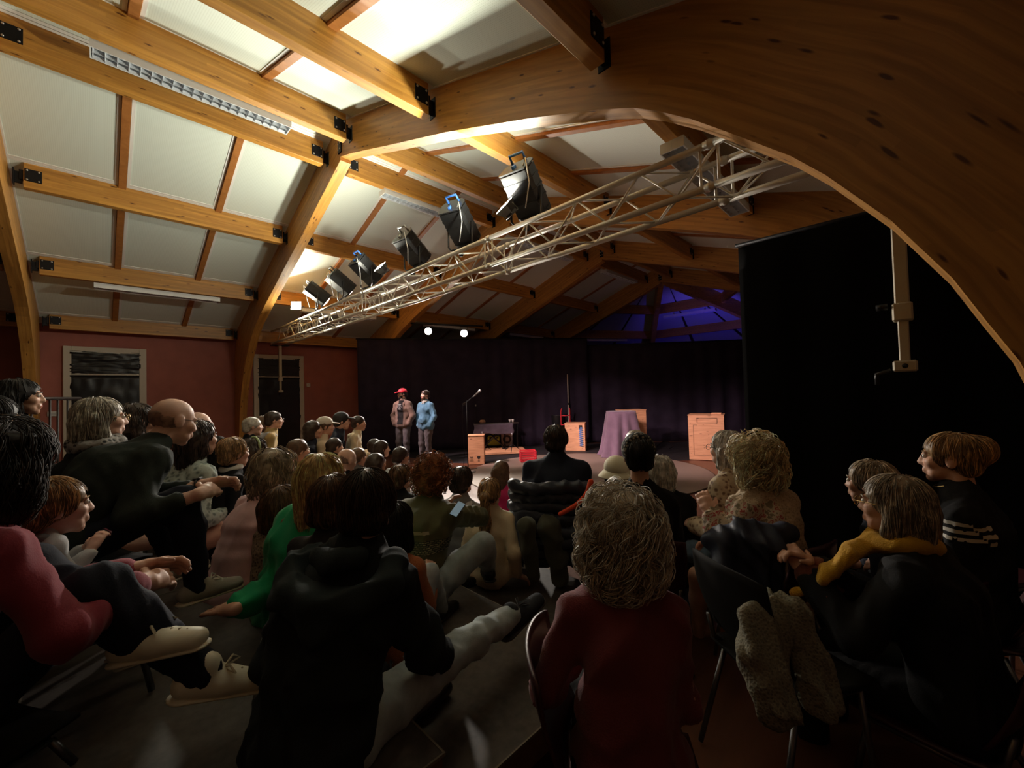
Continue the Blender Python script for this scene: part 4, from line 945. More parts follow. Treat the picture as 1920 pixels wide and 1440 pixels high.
def person(px, D, label, top, bottom=None, shoes=None, hair='short', hairm=None, face=None, turn=0.0, pose='floor', s=1.0, lean=.12, side=0.0, hyaw=0.0, hpitch=0.0, hroll=0.0,
           hands=None, feet=None, knees=None, elbows=None, hdir=(None, None), hcurl=.4, bulk=.012, sk=SK, sleeve='long', det=None, fold=.006, glasses=None, hood=None, collar=None, extra=None, fat=1.0,
           nohands=False, nolegs=False, neckfwd=.03, beard=None, scarf=None, hat=None, group=None, curve=.18, eyes=True, bodyclip=None, seatz=None, chestw=1.0, hstr=None, belly=0.0, topname='shirt', noshoes=False, hairlen=None, necklen=0.0):
    """one person: empty at the seat/feet parenting body (skin, head, hands), hair and clothing. px = head centre pixel, D = depth along the view"""
    det = det or (.0125 if D < 1.9 else .017 if D < 3 else .022 if D < 5 else .025)
    hd = at(px[0], px[1], D); tg = np.array(face if face is not None else (-1.2, 3.6)); v = tg-hd[:2]; yaw = math.atan2(-v[0], v[1])+turn
    R = Rz(yaw)
    pz = {'floor': .10, 'chair': .09, 'stand': .93, 'kneesup': .10}[pose]*s
    P = np.array([0, 0, pz]); up1 = np.array([math.sin(side), math.sin(lean), math.cos(lean)*math.cos(side)]); l2 = lean+curve; up2 = np.array([math.sin(side*1.2), math.sin(l2), math.cos(l2)]); 
    W = P+nrm(up1)*.18*s; C = W+nrm(up1+up2)*.17*s; N = C+nrm(up2)*.17*s
    H = N+np.array([math.sin(side), .0, 0])*.02*s+nrm(up2+np.array([0, neckfwd*4, .9]))*(.158+necklen)*s
    RH = Rhead(hyaw, hpitch, hroll); hs = s if s > .9 else .72+.28*s*.9
    sh = {}
    fw = nrm(np.cross(up2, (1, 0, 0))*-1) if False else np.array([0, 1.0, 0])
    X = np.array([1.0, 0, 0])
    for sg in (-1, 1): sh[sg] = N-nrm(up2)*.082*s+X*sg*.158*s*chestw
    hip = {sg: P+X*sg*.088*s+np.array([0, .0, -.015*s]) for sg in (-1, 1)}
    # limb targets
    rp = hd-R@H
    def loc_t(v_):
        if isinstance(v_, tuple) and len(v_) == 4 and v_[0] == 'p': return (R.T@(at(v_[1], v_[2], v_[3])-rp))/s
        return np.array(v_, float)
    dh = {'floor': {-1: (-.10, .26, .24), 1: (.10, .26, .24)}, 'chair': {-1: (-.12, .33, .22), 1: (.12, .33, .22)}, 'stand': {-1: (-.24, .03, .80), 1: (.24, .03, .80)}, 'kneesup': {-1: (-.10, .40, .36), 1: (.10, .40, .36)}}[pose]
    df = {'floor': {-1: (.10, .30, .06), 1: (-.12, .36, .06)}, 'chair': {-1: (-.11, .45, -.40), 1: (.11, .45, -.40)}, 'stand': {-1: (-.10, .0, .07), 1: (.10, .03, .07)}, 'kneesup': {-1: (-.12, .55, .07), 1: (.12, .52, .07)}}[pose]
    dk = {'floor': {-1: (-1, .25, .35), 1: (1, .25, .35)}, 'chair': {-1: (-.1, .6, 1), 1: (.1, .6, 1)}, 'stand': {-1: (-.05, 1, 0), 1: (.05, 1, 0)}, 'kneesup': {-1: (-.15, .2, 1), 1: (.15, .2, 1)}}[pose]
    de = {-1: (-.35, -.6, -.8), 1: (.35, -.6, -.8)}
    for dct, ov in ((dh, hands), (df, feet), (dk, knees), (de, elbows)):
        if ov: dct.update({k_: loc_t(v_) for k_, v_ in ov.items()})
    arm = {}; leg = {}
    for sg in (-1, 1):
        e_, t_ = ik(sh[sg], np.array(dh[sg])*s, .285*s, .255*s, de[sg]); arm[sg] = (e_, t_)
        k_, f_ = ik(hip[sg], np.array(df[sg])*s, .43*s, .42*s, dk[sg]); leg[sg] = (k_, f_)
    q = s*fat
    torso = [cap(hip[-1]+X*.02*s, hip[1]-X*.02*s, .112*q, .112*q), cap(P-np.array([0, 0, .03*s]), W, .112*q, .102*q, X, 1.36), cap(W, C, .100*q, .108*q, X, 1.36*chestw), cap(C, N-nrm(up2)*.085*s, .108*q, .078*s, X, 1.40*chestw), cap(sh[-1], sh[1], .052*q, .052*q), cap(N-nrm(up2)*.005*s, sh[-1], .052*s, .048*s), cap(N-nrm(up2)*.005*s, sh[1], .052*s, .048*s)]
    if belly: torso.append(ell(P+np.array([0, .07*s, .10*s]), np.array([.15, .13, .14])*s*(1+belly)))
    neck = [cap(N-nrm(up2)*.03*s, H+RH@np.array([0, -.02, -.06])*hs, .056*s, .052*s)]
    arms = []; fore = []
    for sg in (-1, 1):
        e_, t_ = arm[sg]; arms += [cap(sh[sg], e_, .050*q, .040*q)]; w_ = t_-nrm(t_-e_)*.0
        fore += [cap(e_, e_+(t_-e_)*.5, .033*q, .031*s), cap(e_+(t_-e_)*.5, e_+(t_-e_)*.92, .031*s, .028*s)]
    legs = []
    for sg in (-1, 1):
        k_, f_ = leg[sg]; legs += [cap(hip[sg], k_, .088*q, .062*s), cap(k_, k_+(f_-k_)*.35, .062*s, .060*s), cap(k_+(f_-k_)*.35, f_, .060*s, .042*s)]
    root = empty('person'); root.rotation_euler = (0, 0, yaw); root.location = tuple(rp); tag(root, label, 'person', group)
    info = dict(root=root, P=P, W=W, C=C, N=N, H=H, RH=RH, sh=sh, arm=arm, leg=leg, hip=hip, yaw=yaw, R=R, rp=rp, s=s, hs=hs, up2=up2, torso=torso, arms=arms, fore=fore, legs=legs, det=det)
    PEOPLE.append((label, rp[2], rp[0], rp[1], D))
    # ---- body: one skin figure, head and hands at a finer grain
    skm, lipm = skin(sk)
    hfine = .0053 if D < 2.2 else .0075 if D < 3.2 else .010 if D < 5 else .012
    def hp(x, y, z): return H+RH@(np.array([x, y, z])*hs)
    hr = lambda *a: np.array(a)*hs
    E_ = lambda c, r_: ell(hp(*c), hr(*r_), RH)
    Cc = lambda a, b, ra, rb=None: cap(hp(*a), hp(*b), ra*hs, (ra if rb is None else rb)*hs)
    head = [E_((0, -.012, .03), (.076, .096, .086)), E_((0, .028, -.035), (.058, .066, .078)), Cc((-.032, .052, -.075), (.032, .052, -.075), .026), Cc((0, .066, -.098), (0, .06, -.092), .022), Cc((-.04, .06, -.02), (.04, .06, -.02), .028)] + neck
    facep = [Cc((-.034, .082, .024), (.034, .082, .024), .0095), Cc((0, .091, .014), (0, .106, -.025), .008, .012), Cc((-.011, .098, -.029), (.011, .098, -.029), .008), Cc((-.020, .088, -.057), (.020, .088, -.057), .008), Cc((-.017, .087, -.068), (.017, .087, -.068), .0085), E_((-.078, -.008, -.005), (.011, .021, .033)), E_((.078, -.008, -.005), (.011, .021, .033))]
    hv = volume(head+facep, hfine, .014*hs, subs=[(E_((-.031, .104, .008), (.017, .018, .012)), .010*hs), (E_((.031, .104, .008), (.017, .018, .012)), .010*hs)])
    Vs = [hv[0]]; Qs = [hv[1]]; off = len(hv[0])
    loc = (hv[0]-H)@RH/hs; fc = loc[hv[1]].mean(1); lip = (np.abs(fc[:, 0]) < .021) & (np.abs(fc[:, 2]+.0625) < .010) & (fc[:, 1] > .084)
    mi = [lip.astype(int)]
    def addv(V, Q):
        nonlocal off
        Vs.append(V); Qs.append(Q+off); off += len(V); mi.append(np.zeros(len(Q), int))
    bod = [cap(*[p for p in (t_[1], t_[2])], t_[3]*.86, t_[4]*.86, t_[5], t_[6]) if t_[0] == 'c' else ell(t_[1], t_[2]*.86) for t_ in torso+arms+legs]+fore+neck
    addv(*volume(bod, max(det*1.8, .03), .035*s))
    if not nohands:
        hh = .0052 if D < 2.2 else .0065 if D < 3.5 else .010
        for i, sg in enumerate((-1, 1)):
            if nohands == sg: continue
            e_, t_ = arm[sg]; d_ = hdir[i]
            if d_ is None: dd = nrm(t_-e_); nn_ = np.array([-sg*.6, .2, -.8])
            else: dd, nn_ = np.array(d_[0], float), np.array(d_[1], float)
            addv(*volume(hand_prims(t_, dd, nn_, sg, s, hcurl, 1.0 if hcurl < .1 else 0.0)+[cap(e_+(t_-e_)*.6, t_, .033*s, .026*s)], hh, .007*s))
    info['hp'] = hp
    link('body', mesh_np('body', np.vstack(Vs), np.vstack(Qs), [skm, lipm], np.concatenate(mi)), root)
    if eyes and D < 4.5:
        for sg in (-1, 1):
            mb = MB(); c = hp(sg*.031, .0865, .008); Re = RH@Rx(-math.pi/2)
            mb.lathe([(.001, -.011*hs), (.008*hs, -.008*hs), (.0115*hs, 0), (.0095*hs, .0065*hs)], c, 12, Re); mb.mi(1).lathe([(.0095*hs, .0065*hs), (.0055*hs, .0098*hs), (.001, .0112*hs)], c, 12, Re); mb.build('eye', [EYEW, EYEI], root)
    # ---- clothing
    tn = top
    if tn is not None:
        pr = list(torso)+list(arms)
        ln = {'long': .86, 'short': None, 'half': .0, '34': .6}[sleeve]
        if sleeve == 'short': pr = list(torso)+[cap(sh[g_], sh[g_]+(arm[g_][0]-sh[g_])*.75, .062*q, .055*q) for g_ in (-1, 1)]
        elif ln: pr += [cap(arm[g_][0], arm[g_][0]+(arm[g_][1]-arm[g_][0])*ln, .043*q, .037*s) for g_ in (-1, 1)]
        if collar == 'turtle': pr.append(cap(N-nrm(up2)*.02*s, N+nrm(H-N)*.06*s, .066*s, .062*s))
        elif collar == 'wide': pr.append(cap(N-nrm(up2)*.05*s, N+nrm(H-N)*.015*s, .075*s, .072*s, X, 1.2))
        else: pr.append(cap(N-nrm(up2)*.03*s, N+nrm(H-N)*.025*s, .066*s, .058*s))
        V, Q = volume(pr, det, .028*s, inflate=bulk*s)
        V = folds(V, Q, fold*1.5, 26, abs(int(px[0]))) if fold else V
        so = link(topname, mesh_np(topname, V, Q, tn), root); info['top'] = so
        if hood:
            b = N-nrm(up2)*.03*s; pr = [cap(b+np.array([-.10, -.03, -.005])*s, b+np.array([-.05, -.095, -.03])*s, .040*s), cap(b+np.array([-.05, -.095, -.03])*s, b+np.array([.05, -.095, -.03])*s, .050*s), cap(b+np.array([.05, -.095, -.03])*s, b+np.array([.10, -.03, -.005])*s, .040*s), cap(b+np.array([0, -.10, -.05])*s, b+np.array([0, -.125, -.15])*s, .055*s, .03*s, X, 1.9), cap(b+np.array([-.1, -.03, 0])*s, b+np.array([-.07, .05, -.02])*s, .035*s, .028*s), cap(b+np.array([.1, -.03, 0])*s, b+np.array([.07, .05, -.02])*s, .035*s, .028*s)]
            V, Q = volume(pr, det*.9, .03*s); V = folds(V, Q, .007, 24, 3); link('hood', mesh_np('hood', V, Q, hood), root)
    if bottom is not None and not nolegs:
        pr = [cap(hip[-1]+X*.02*s, hip[1]-X*.02*s, .094*q), cap(P, P+(W-P)*.25, .094*q, .092*q, X, 1.25)]+legs
        V, Q = volume(pr, det, .030*s, inflate=.008*s); V = folds(V, Q, .006, 30, abs(int(px[1]))); link('trousers', mesh_np('trousers', V, Q, bottom), root)
    if shoes is not None and not nolegs and not noshoes:
        for sg in (-1, 1):
            k_, f_ = leg[sg]; sd_ = nrm(f_-k_); toe = np.array([0, 1.0, 0]); 
            if pose in ('chair', 'stand', 'kneesup'): toe = nrm(np.array([sg*.18, 1, -.03]))
            else: toe = nrm(np.array([-sg*.5, .8, -.15]))
            if isinstance(info.get('toe'), dict): toe = info['toe'][sg]
            if extra and 'toe' in extra and sg in extra['toe']: tv = extra['toe'][sg]; toe = nrm(loc_t(tv)*s-f_) if tv[0] == 'p' else nrm(tv)
            shoe(root, f_, toe, s, shoes, det)
    # ---- hair
    if hair and hairm is not None: make_hair(info, hair, hairm, D, 0 if hat and hat[0] in ('bucket', 'cap') else hstr, hairlen, seed=abs(int(px[0]+px[1])))
    if beard is not None:
        V, Q = volume([E_((0, .040, -.062), (.062, .058, .055)), Cc((0, .07, -.10), (0, .062, -.125), .026)], hfine, .012, subs=[(E_((0, .12, -.060), (.026, .05, .012)), .006), (E_((0, .085, .02), (.07, .06, .065)), .01), (E_((0, -.06, -.03), (.12, .08, .12)), .01)])
        V = rough(V, Q, .003, 130, 2); link('beard', mesh_np('beard', V, Q, beard[2]), root)
    if glasses is not None:
        mb = MB(); 
        for sg in (-1, 1):
            mb.tube([hp(sg*.033+.024*math.cos(a), .112, .006+.018*math.sin(a)) for a in [i*math.pi/8 for i in range(16)]], .0018*hs, 5, closed=True); mb.tube([hp(sg*.057, .111, .010), hp(sg*.079, .06, .012), hp(sg*.083, -.005, .010), hp(sg*.081, -.02, -.01)], .0018*hs, 5)
        mb.tube([hp(-.009, .113, .008), hp(0, .116, .011), hp(.009, .113, .008)], .0018*hs, 5); mb.build('glasses', glasses, root)
    if hat: make_hat(info, hat, D)
    return info
def shoe(root, ank, toe, s, mats, det):
    """sneaker: upper, sole and laces"""
    toe = nrm(toe); up = np.array([0, 0, 1.0]); up = nrm(up-toe*(up@toe)); sd = np.cross(toe, up); b = np.asarray(ank)-up*.03*s
    g = .009 if det < .014 else .013
    V, Q = volume([cap(b-toe*.045*s+up*.004*s, b+toe*.06*s+up*.002*s, .040*s, .040*s), cap(b+toe*.05*s, b+toe*.165*s-up*.012*s, .040*s, .030*s, sd, 1.25), cap(b, b+up*.05*s, .040*s, .042*s)], g, .02*s)
    um = mats[0] if isinstance(mats, (list, tuple)) else mats; sm_ = mats[1] if isinstance(mats, (list, tuple)) else mats
    o = link('shoe', mesh_np('shoe', V, Q, um), root)
    V, Q = volume([cap(b-toe*.048*s-up*.034*s, b+toe*.165*s-up*.036*s, .042*s, .037*s)], g, .01)
    m = b-up*.034*s; h_ = (V-m)@up; V = V-np.outer(h_*.72, up); o2 = link('sole', mesh_np('sole', V, Q, sm_), o)
    if isinstance(mats, (list, tuple)) and len(mats) > 2:
        mb = MB()
        for i in range(5):
            y = .05+.022*i; z = .040-.006*i; mb.tube([b+toe*y*s+sd*.028*s+up*(z-.012)*s, b+toe*(y+.004)*s+up*(z+.004)*s, b+toe*(y+.012)*s-sd*.028*s+up*(z-.012)*s], .0042*s, 5)
        for sg in (-1, 1): mb.tube([b+toe*.05*s+up*.045*s, b+toe*.065*s+sd*sg*.03*s+up*.062*s, b+toe*.085*s+sd*sg*.045*s+up*.045*s, b+toe*.06*s+sd*sg*.015*s+up*.042*s], .0038*s, 5)
        mb.build('lace', mats[2], o)
    return o
def make_hair(I, style, m, D, hstr, hl, seed=0):
    hp, hs, RH, H = I['hp'], I['hs'], I['RH'], I['H']; hr = lambda *a: np.array(a)*hs
    E_ = lambda c, r_: ell(hp(*c), hr(*r_), RH); Cc = lambda a, b, ra, rb=None, k=1.0: cap(hp(*a), hp(*b), ra*hs, (ra if rb is None else rb)*hs, RH@np.array([1.0, 0, 0]) if k != 1 else None, k)
    cut = [(E_((0, .125, -.045), (.074, .075, .100)), .012)]; dn = np.array([0, 0, -1.0]); h = .008 if D < 2.2 else .011 if D < 3.5 else .015
    pr = [E_((0, -.016, .034), (.086, .106, .092))]; k = .02; curl = 0.0; rgh = .002; nst = 0; rad = .0016; L = hl or .25
    back = lambda z, y=-.09: H+RH@(np.array([0, y, -.02])*hs)+np.array([0, -.01, z])
    def drop(y0, z0, ln, r0, r1, k_, x=0.0):
        a = hp(x, y0, z0); b = a+np.array([0, -.02, -ln]); return cap(a, b, r0*hs, r1*hs, RH@np.array([1.0, 0, 0]), k_)
    if style == 'short': pr += [Cc((-.03, -.07, -.03), (.03, -.07, -.03), .045), Cc((-.07, -.02, .0), (-.07, -.02, .03), .02), Cc((.07, -.02, .0), (.07, -.02, .03), .02)]; rgh = .003
    elif style == 'balding':
        pr = [E_((0, -.014, .028), (.0775, .0975, .086))]; k = .012; cut = [(E_((0, .02, .085), (.13, .15, .085)), .006), (E_((0, .10, 0), (.2, .095, .2)), .006), (E_((0, 0, -.13), (.2, .2, .085)), .006)]; ns0 = 0
    elif style == 'bob': pr += [Cc((-.062, -.035, .0), (-.066, -.015, -.095), .042, .036), Cc((.062, -.035, .0), (.066, -.015, -.095), .042, .036), Cc((-.03, -.075, -.02), (-.03, -.08, -.10), .05, .04), Cc((.03, -.075, -.02), (.03, -.08, -.10), .05, .04)]; rgh = .003
    elif style == 'long': pr += [Cc((-.066, -.03, .01), (-.07, -.02, -.09), .035, .034), Cc((.066, -.03, .01), (.07, -.02, -.09), .035, .034), drop(-.075, .0, L, .055, .03, 1.7), drop(-.06, -.03, L*.75, .04, .02, 1.0, -.055), drop(-.06, -.03, L*.75, .04, .02, 1.0, .055)]; k = .03; rgh = .003
    elif style == 'curly': pr = [E_((0, -.02, .038), (.100, .110, .100)), E_((-.055, -.045, -.035), (.055, .06, .065)), E_((.055, -.045, -.035), (.055, .06, .065)), E_((0, -.07, -.04), (.075, .05, .07))]; k = .03; rgh = .013; curl = .017; cut = [(E_((0, .145, -.035), (.070, .075, .095)), .02)]
    elif style == 'shaggy': pr = [E_((0, -.018, .040), (.096, .110, .100)), E_((-.055, -.042, -.045), (.050, .060, .078)), E_((.055, -.042, -.045), (.050, .060, .078)), E_((0, -.068, -.06), (.075, .052, .078))]; k = .03; rgh = .013; curl = .020; cut = [(E_((0, .145, -.035), (.066, .075, .095)), .02)]
    elif style == 'wavylong': pr += [E_((0, -.03, .04), (.100, .115, .098)), E_((-.06, -.05, -.06), (.055, .065, .10)), E_((.06, -.05, -.06), (.055, .065, .10)), drop(-.08, -.03, L, .075, .045, 1.35)]; k = .03; rgh = .009; curl = .010
    elif style == 'ponytail': pr = [E_((0, -.014, .032), (.082, .102, .089))]+[Cc((-.03, -.06, -.01), (.03, -.06, -.01), .045)]+[cap(hp(0, -.10, .03), hp(0, -.15, .0), .022*hs, .028*hs), cap(hp(0, -.15, .0), hp(0, -.15, .0)+np.array([0, -.01, -L*.5]), .028*hs, .042*hs), cap(hp(0, -.15, .0)+np.array([0, -.01, -L*.5]), hp(0, -.14, .0)+np.array([0, .0, -L]), .042*hs, .02*hs)]; rgh = .003
    elif style == 'bun': pr += [E_((0, -.10, .05), (.06, .05, .06)), Cc((-.03, -.06, -.03), (.03, -.06, -.03), .04)]; rgh = .003
    V, Q = volume(pr, h, k*hs, subs=cut); N_ = vnormals(V, Q); V2 = rough(V, Q, rgh*hs, 34 if style in ('curly', 'wavylong', 'shaggy') else 90, seed)
    ns = 0 if style == 'balding' else hstr if hstr is not None else int((1750 if D < 1.7 else 1100 if D < 2.5 else 520 if D < 3.4 else 0)*{'curly': 1.6, 'shaggy': 1.7}.get(style, 1))
    Vs, Qs = [V2], [Q]
    if ns:
        crown = hp(0, -.03, .13)
        def flow(p): v = p-crown; v /= np.linalg.norm(v, axis=-1, keepdims=True)+1e-9; return v*.5+dn*.9 if style != 'curly' else v*.35+dn*.45
        st = 7 if D < 2.4 else 5
        sv, sq = strands(pr, k*hs, cut, V, N_, ns, st, {'curly': .010, 'shaggy': .017, 'wavylong': .018}.get(style, .014)*hs, flow, curl*hs, (.0019 if D < 1.7 else .0023 if D < 2.5 else .0030)*hs, {'curly': .026, 'shaggy': .042, 'wavylong': .020}.get(style, .007)*hs, seed, *{'curly': (1.0, 1.25), 'shaggy': (.9, .8), 'wavylong': (.35, .7)}.get(style, (0, 0)))
        # keep strands off the face
        loc = (sv-H)@RH/hs; n3 = st*3; bad = ((loc[:, 1] > .055) & (loc[:, 2] < .045) & (np.abs(loc[:, 0]) < .066)).reshape(ns, n3).any(1); keep = np.repeat(~bad, 1)
        qk = sq.reshape(-1, 4); sid = qk[:, 0]//n3; qk = qk[keep[sid]]; Vs.append(sv); Qs.append(qk+len(V2))
    mi = [np.zeros(len(Q), int)]
    if ns: mi.append(np.random.RandomState(seed).choice(3, ns, p=[.45, .33, .22])[sid[keep[sid]]])
    o = link('hair', mesh_np('hair', np.vstack(Vs), np.vstack(Qs), m, np.concatenate(mi)), I['root']); I['hair'] = o
    if style == 'ponytail':
        a = hp(0, -.105, .028); b = hp(0, -.125, .016); MB().tube([a, b], .027*hs, 10).build('hair_tie', mat('hair_tie_yellow', (.6, .45, .08), .6), I['root'])
    if D < 4.5 and style != 'balding' and True:
        for sg in (-1, 1): MB().tube([hp(sg*.016, .0945, .028), hp(sg*.034, .093, .033), hp(sg*.050, .083, .028)], [.003*hs, .0038*hs, .002*hs], 5).build('eyebrow', m, I['root'])
def make_hat(I, kind, D):
    typ, m = kind[0], kind[1]; hp, hs, RH, H = I['hp'], I['hs'], I['RH'], I['H']; hr = lambda *a: np.array(a)*hs
    E_ = lambda c, r_: ell(hp(*c), hr(*r_), RH); h = .007 if D < 3.5 else .010
    if typ == 'cap':
        V, Q = volume([E_((0, -.012, .055), (.090, .108, .085))], h, .01, subs=[(E_((0, 0, -.075), (.2, .2, .11)), .006)]); o = link('cap', mesh_np('cap', V, Q, m), I['root'])
        V, Q = volume([ell(hp(0, .115, .045), hr(.068, .075, .009), RH@Rx(-.18))], h*.8, .01); link('visor', mesh_np('visor', V, Q, m), o)
    elif typ == 'beanie':
        V, Q = volume([E_((0, -.016, .05), (.090, .108, .092))], h, .01, subs=[(E_((0, .03, -.085), (.2, .2, .11)), .006)]); V = rough(V, Q, .002, 120); o = link('cap', mesh_np('cap', V, Q, m), I['root'])
    elif typ == 'bucket':
        V, Q = volume([E_((0, -.014, .058), (.102, .122, .092))], h, .01, subs=[(E_((0, 0, -.075), (.2, .2, .09)), .006)]); o = link('hat', mesh_np('hat', V, Q, m), I['root'])
        mb = MB(); mb.lathe([(.100*hs, .030*hs), (.150*hs, -.022*hs), (.152*hs, -.028*hs), (.098*hs, .022*hs)], hp(0, -.012, .01), 28, RH); mb.build('brim', m, o)
    elif typ == 'scarfwrap':
        V, Q = volume([E_((0, -.012, .045), (.101, .116, .106))], h, .03, subs=[(E_((0, .13, -.05), (.08, .08, .11)), .012), (E_((0, -.150, .050), (.16, .085, .2)), .012), (E_((0, -.02, -.12), (.2, .2, .085)), .012)]); V = folds(V, Q, .004, 50, 4); link('headscarf', mesh_np('headscarf', V, Q, m), I['root'])
    elif typ == 'band':
        mb = MB(); mb.tube([hp(.090*math.cos(a), -.005, .035+.095*math.sin(a)) for a in [i*math.pi/12 for i in range(-1, 14)]], .010*hs, 8); mb.build('headband', m, I['root'])

def patch(I, fn, m, name, off=.003, src=None, parent=None):
    """a panel that lies on the garment: faces whose centre satisfies fn(local points), lifted a little"""
    me = (src or I['top']).data; n = len(me.vertices); V = np.empty(n*3, np.float32); me.vertices.foreach_get('co', V); V = V.reshape(-1, 3).astype(float)
    Q = np.empty(len(me.loops), np.int32); me.loops.foreach_get('vertex_index', Q); Q = Q.reshape(-1, 4); N_ = vnormals(V, Q); c = V[Q].mean(1); k = fn(c/I['s']); Q2 = Q[k]
    if len(Q2) == 0: return None
    u_, inv = np.unique(Q2, return_inverse=True); return link(name, mesh_np(name, V[u_]+N_[u_]*off, inv.reshape(-1, 4), m), parent or I['root'])
def vol_part(I, name, prims, m, h=.010, k=.02, fold=0.0, fr=30, seed=1, subs=(), parent=None):
    V, Q = volume(prims, h, k, subs); V = folds(V, Q, fold, fr, seed) if fold else V
    return link(name, mesh_np(name, V, Q, m), parent or I['root'])
def loc(I, x, y, D): return I['R'].T@(at(x, y, D)-I['rp'])
# ------------------------------------------------------------------ wardrobe
BLK = cloth('black', (.007, .007, .008)); NAVY = cloth('navy', (.012, .015, .028)); DKG = cloth('dark_green', (.018, .024, .019)); MAROON = cloth('maroon', (.24, .028, .045)); MAROON2 = cloth('maroon_cardigan', (.17, .034, .04), bump=.3)
GREY = cloth('mid_grey', (.16, .16, .16)); GREYL = cloth('light_grey', (.45, .46, .47)); PINK = cloth('pink_sweat', (.74, .46, .46)); GREEN = cloth('green_dress', (.012, .30, .12)); CREAMC = cloth('cream_sweater', (.74, .62, .42), bump=.3); OLIVE = cloth('olive', (.105, .105, .05)); BROWNJ = cloth('brown_jacket', (.17, .115, .09))
JEANL = cloth('jeans_light', (.36, .43, .45), noise=.25, nscale=14); JEANB = cloth('jeans_blue', (.11, .17, .25), noise=.25, nscale=14); JEAND = cloth('jeans_dark', (.010, .012, .022)); MAGENTA = cloth('magenta', (.50, .02, .12)); BLUES = cloth('blue_sweater', (.09, .22, .33), bump=.25); TAN = cloth('tan_jacket', (.40, .28, .11)); WHITEC = cloth('white_cotton', (.60, .58, .52)); BEIGE = cloth('beige', (.62, .50, .34)); HOODG = cloth('hoodie_black', (.013, .017, .019)); HOODG2 = cloth('hoodie_hood', (.022, .032, .035))
FLEECE = knit('leopard_fleece', (.30, .22, .15), (.09, .055, .035), 70); STRIPE = knit('pale_stripe', (.45, .52, .47), (.16, .2, .18), 30); FLORAL = knit('cream_wool', (.50, .39, .27), (.34, .25, .16), 90); SPOTTED = knit('spotted_tan', (.44, .35, .24), (.14, .08, .05), 34); BWSCARF = knit('black_white_scarf', (.32, .31, .29), (.02, .02, .02), 45); HSCARF = knit('headscarf_print', (.018, .018, .02), (.40, .37, .31), 60); TWEED = knit('tweed_grey', (.20, .185, .13), (.12, .11, .08), 110)
SNEAK = [cloth('sneaker_grey', (.44, .41, .34)), mat('sole_cream', (.75, .70, .56), .5), mat('lace_white', (.62, .60, .50), .7)]; SNEAKW = [mat('sneaker_white', (.80, .77, .62), .5), mat('sole_cream', (.62, .58, .46), .5), mat('lace_tan', (.45, .40, .28), .7)]; SNEAKD = [cloth('sneaker_dark', (.03, .035, .045)), mat('sole_dark', (.05, .05, .05), .6), mat('lace_dark', (.04, .04, .05), .7)]; SHOEB = mat('shoe_black', (.015, .014, .013), .4)
HST = hairmat('stubble', (.33, .20, .145), .7); HB = hairmat('dark_brown', (.045, .026, .016)); HBL = hairmat('blonde', (.66, .45, .19)); HG = hairmat('grey', (.48, .43, .35)); HGW = hairmat('white_grey', (.55, .50, .42)); HBR = hairmat('brown', (.13, .068, .033)); HRED = hairmat('red_brown', (.30, .10, .03)); HGB = hairmat('grey_brown', (.32, .25, .17)); HLB = hairmat('light_brown', (.36, .22, .10)); HBK = hairmat('black', (.012, .009, .007), .62); HGC = hairmat('grey_curl', (.66, .55, .39)); HBC = hairmat('blonde_curl', (.72, .53, .28))
GLS = mat('glasses_gold', (.5, .38, .2), .25, .9); GLD = mat('glasses_dark', (.03, .025, .025), .3)
ST = (.5, 4.5); MEN = (-2.3, 2.9)
# ---- foreground left
p_mar = person((-2, 872), 1.22, 'woman in maroon jumper with dark hair at the left edge, hands clasped forward', MAROON, JEAND, SNEAKW, 'wavylong', hairmat('deep_brown', (.022, .013, .008), .6), face=ST, turn=.12, pose='chair', lean=.22, hyaw=.35, hands={1: ('p', 262, 1094, 1.36), -1: ('p', 256, 1068, 1.44)}, feet={1: ('p', 385, 1262, 1.30), -1: ('p', 258, 1192, 1.25)}, hdir=(((.3, 1, -.1), (.6, 0, -.6)), ((-.1, 1, -.2), (-.6, 0, -.6))), elbows={1: (.6, -.5, -.6), -1: (-.2, -.5, -.6)}, fat=1.0, hairlen=.16, extra={'toe': {1: ('p', 480, 1250, 1.36), -1: ('p', 330, 1178, 1.26)}})
p_chi = person((104, 952), 1.46, 'small child in grey top in profile holding a phone, beside the maroon jumper', GREYL, JEAND, SNEAK, 'short', HLB, face=ST, turn=-.2, pose='chair', s=.52, lean=.05, hands={1: ('p', 170, 1030, 1.50), -1: ('p', 162, 1026, 1.54)}, sk=SKP, hood=GREY)
p_bal = person((325, 790), 2.15, 'bald man with glasses in dark green top leaning forward with clasped hands', DKG, JEAND, SNEAK, 'balding', HST, face=ST, pose='chair', lean=.62, curve=.35, hpitch=-.25, glasses=GLD, hands={1: ('p', 378, 925, 1.92), -1: ('p', 388, 908, 2.05)}, feet={1: ('p', 372, 1098, 1.98), -1: ('p', 325, 1062, 2.2)}, hdir=(((.55, 1, .05), (.6, 0, -.5)), ((-.5, 1, .1), (-.6, 0, -.5))), hcurl=.5, sk=SKP, fat=1.15, sleeve='34', eyes=True, neckfwd=.06)
p_gre = person((190, 786), 2.35, 'older woman with short grey hair, glasses and black-white scarf before the first door', BLK, JEAND, None, 'bob', HG, face=ST, turn=-.1, pose='chair', lean=.1, glasses=GLS, nolegs=True, nohands=True, sk=SKP, scarf=1)
person((258, 792), 2.7, 'person with dark brown hair half hidden behind the bald man', BLK, None, None, 'bob', HB, face=ST, pose='chair', nolegs=True, nohands=True)
person((372, 800), 3.3, 'bald head just visible beyond the bald man with glasses', GREY, None, None, 'balding', HST, face=ST, pose='chair', nolegs=True, nohands=True, sk=SKP)
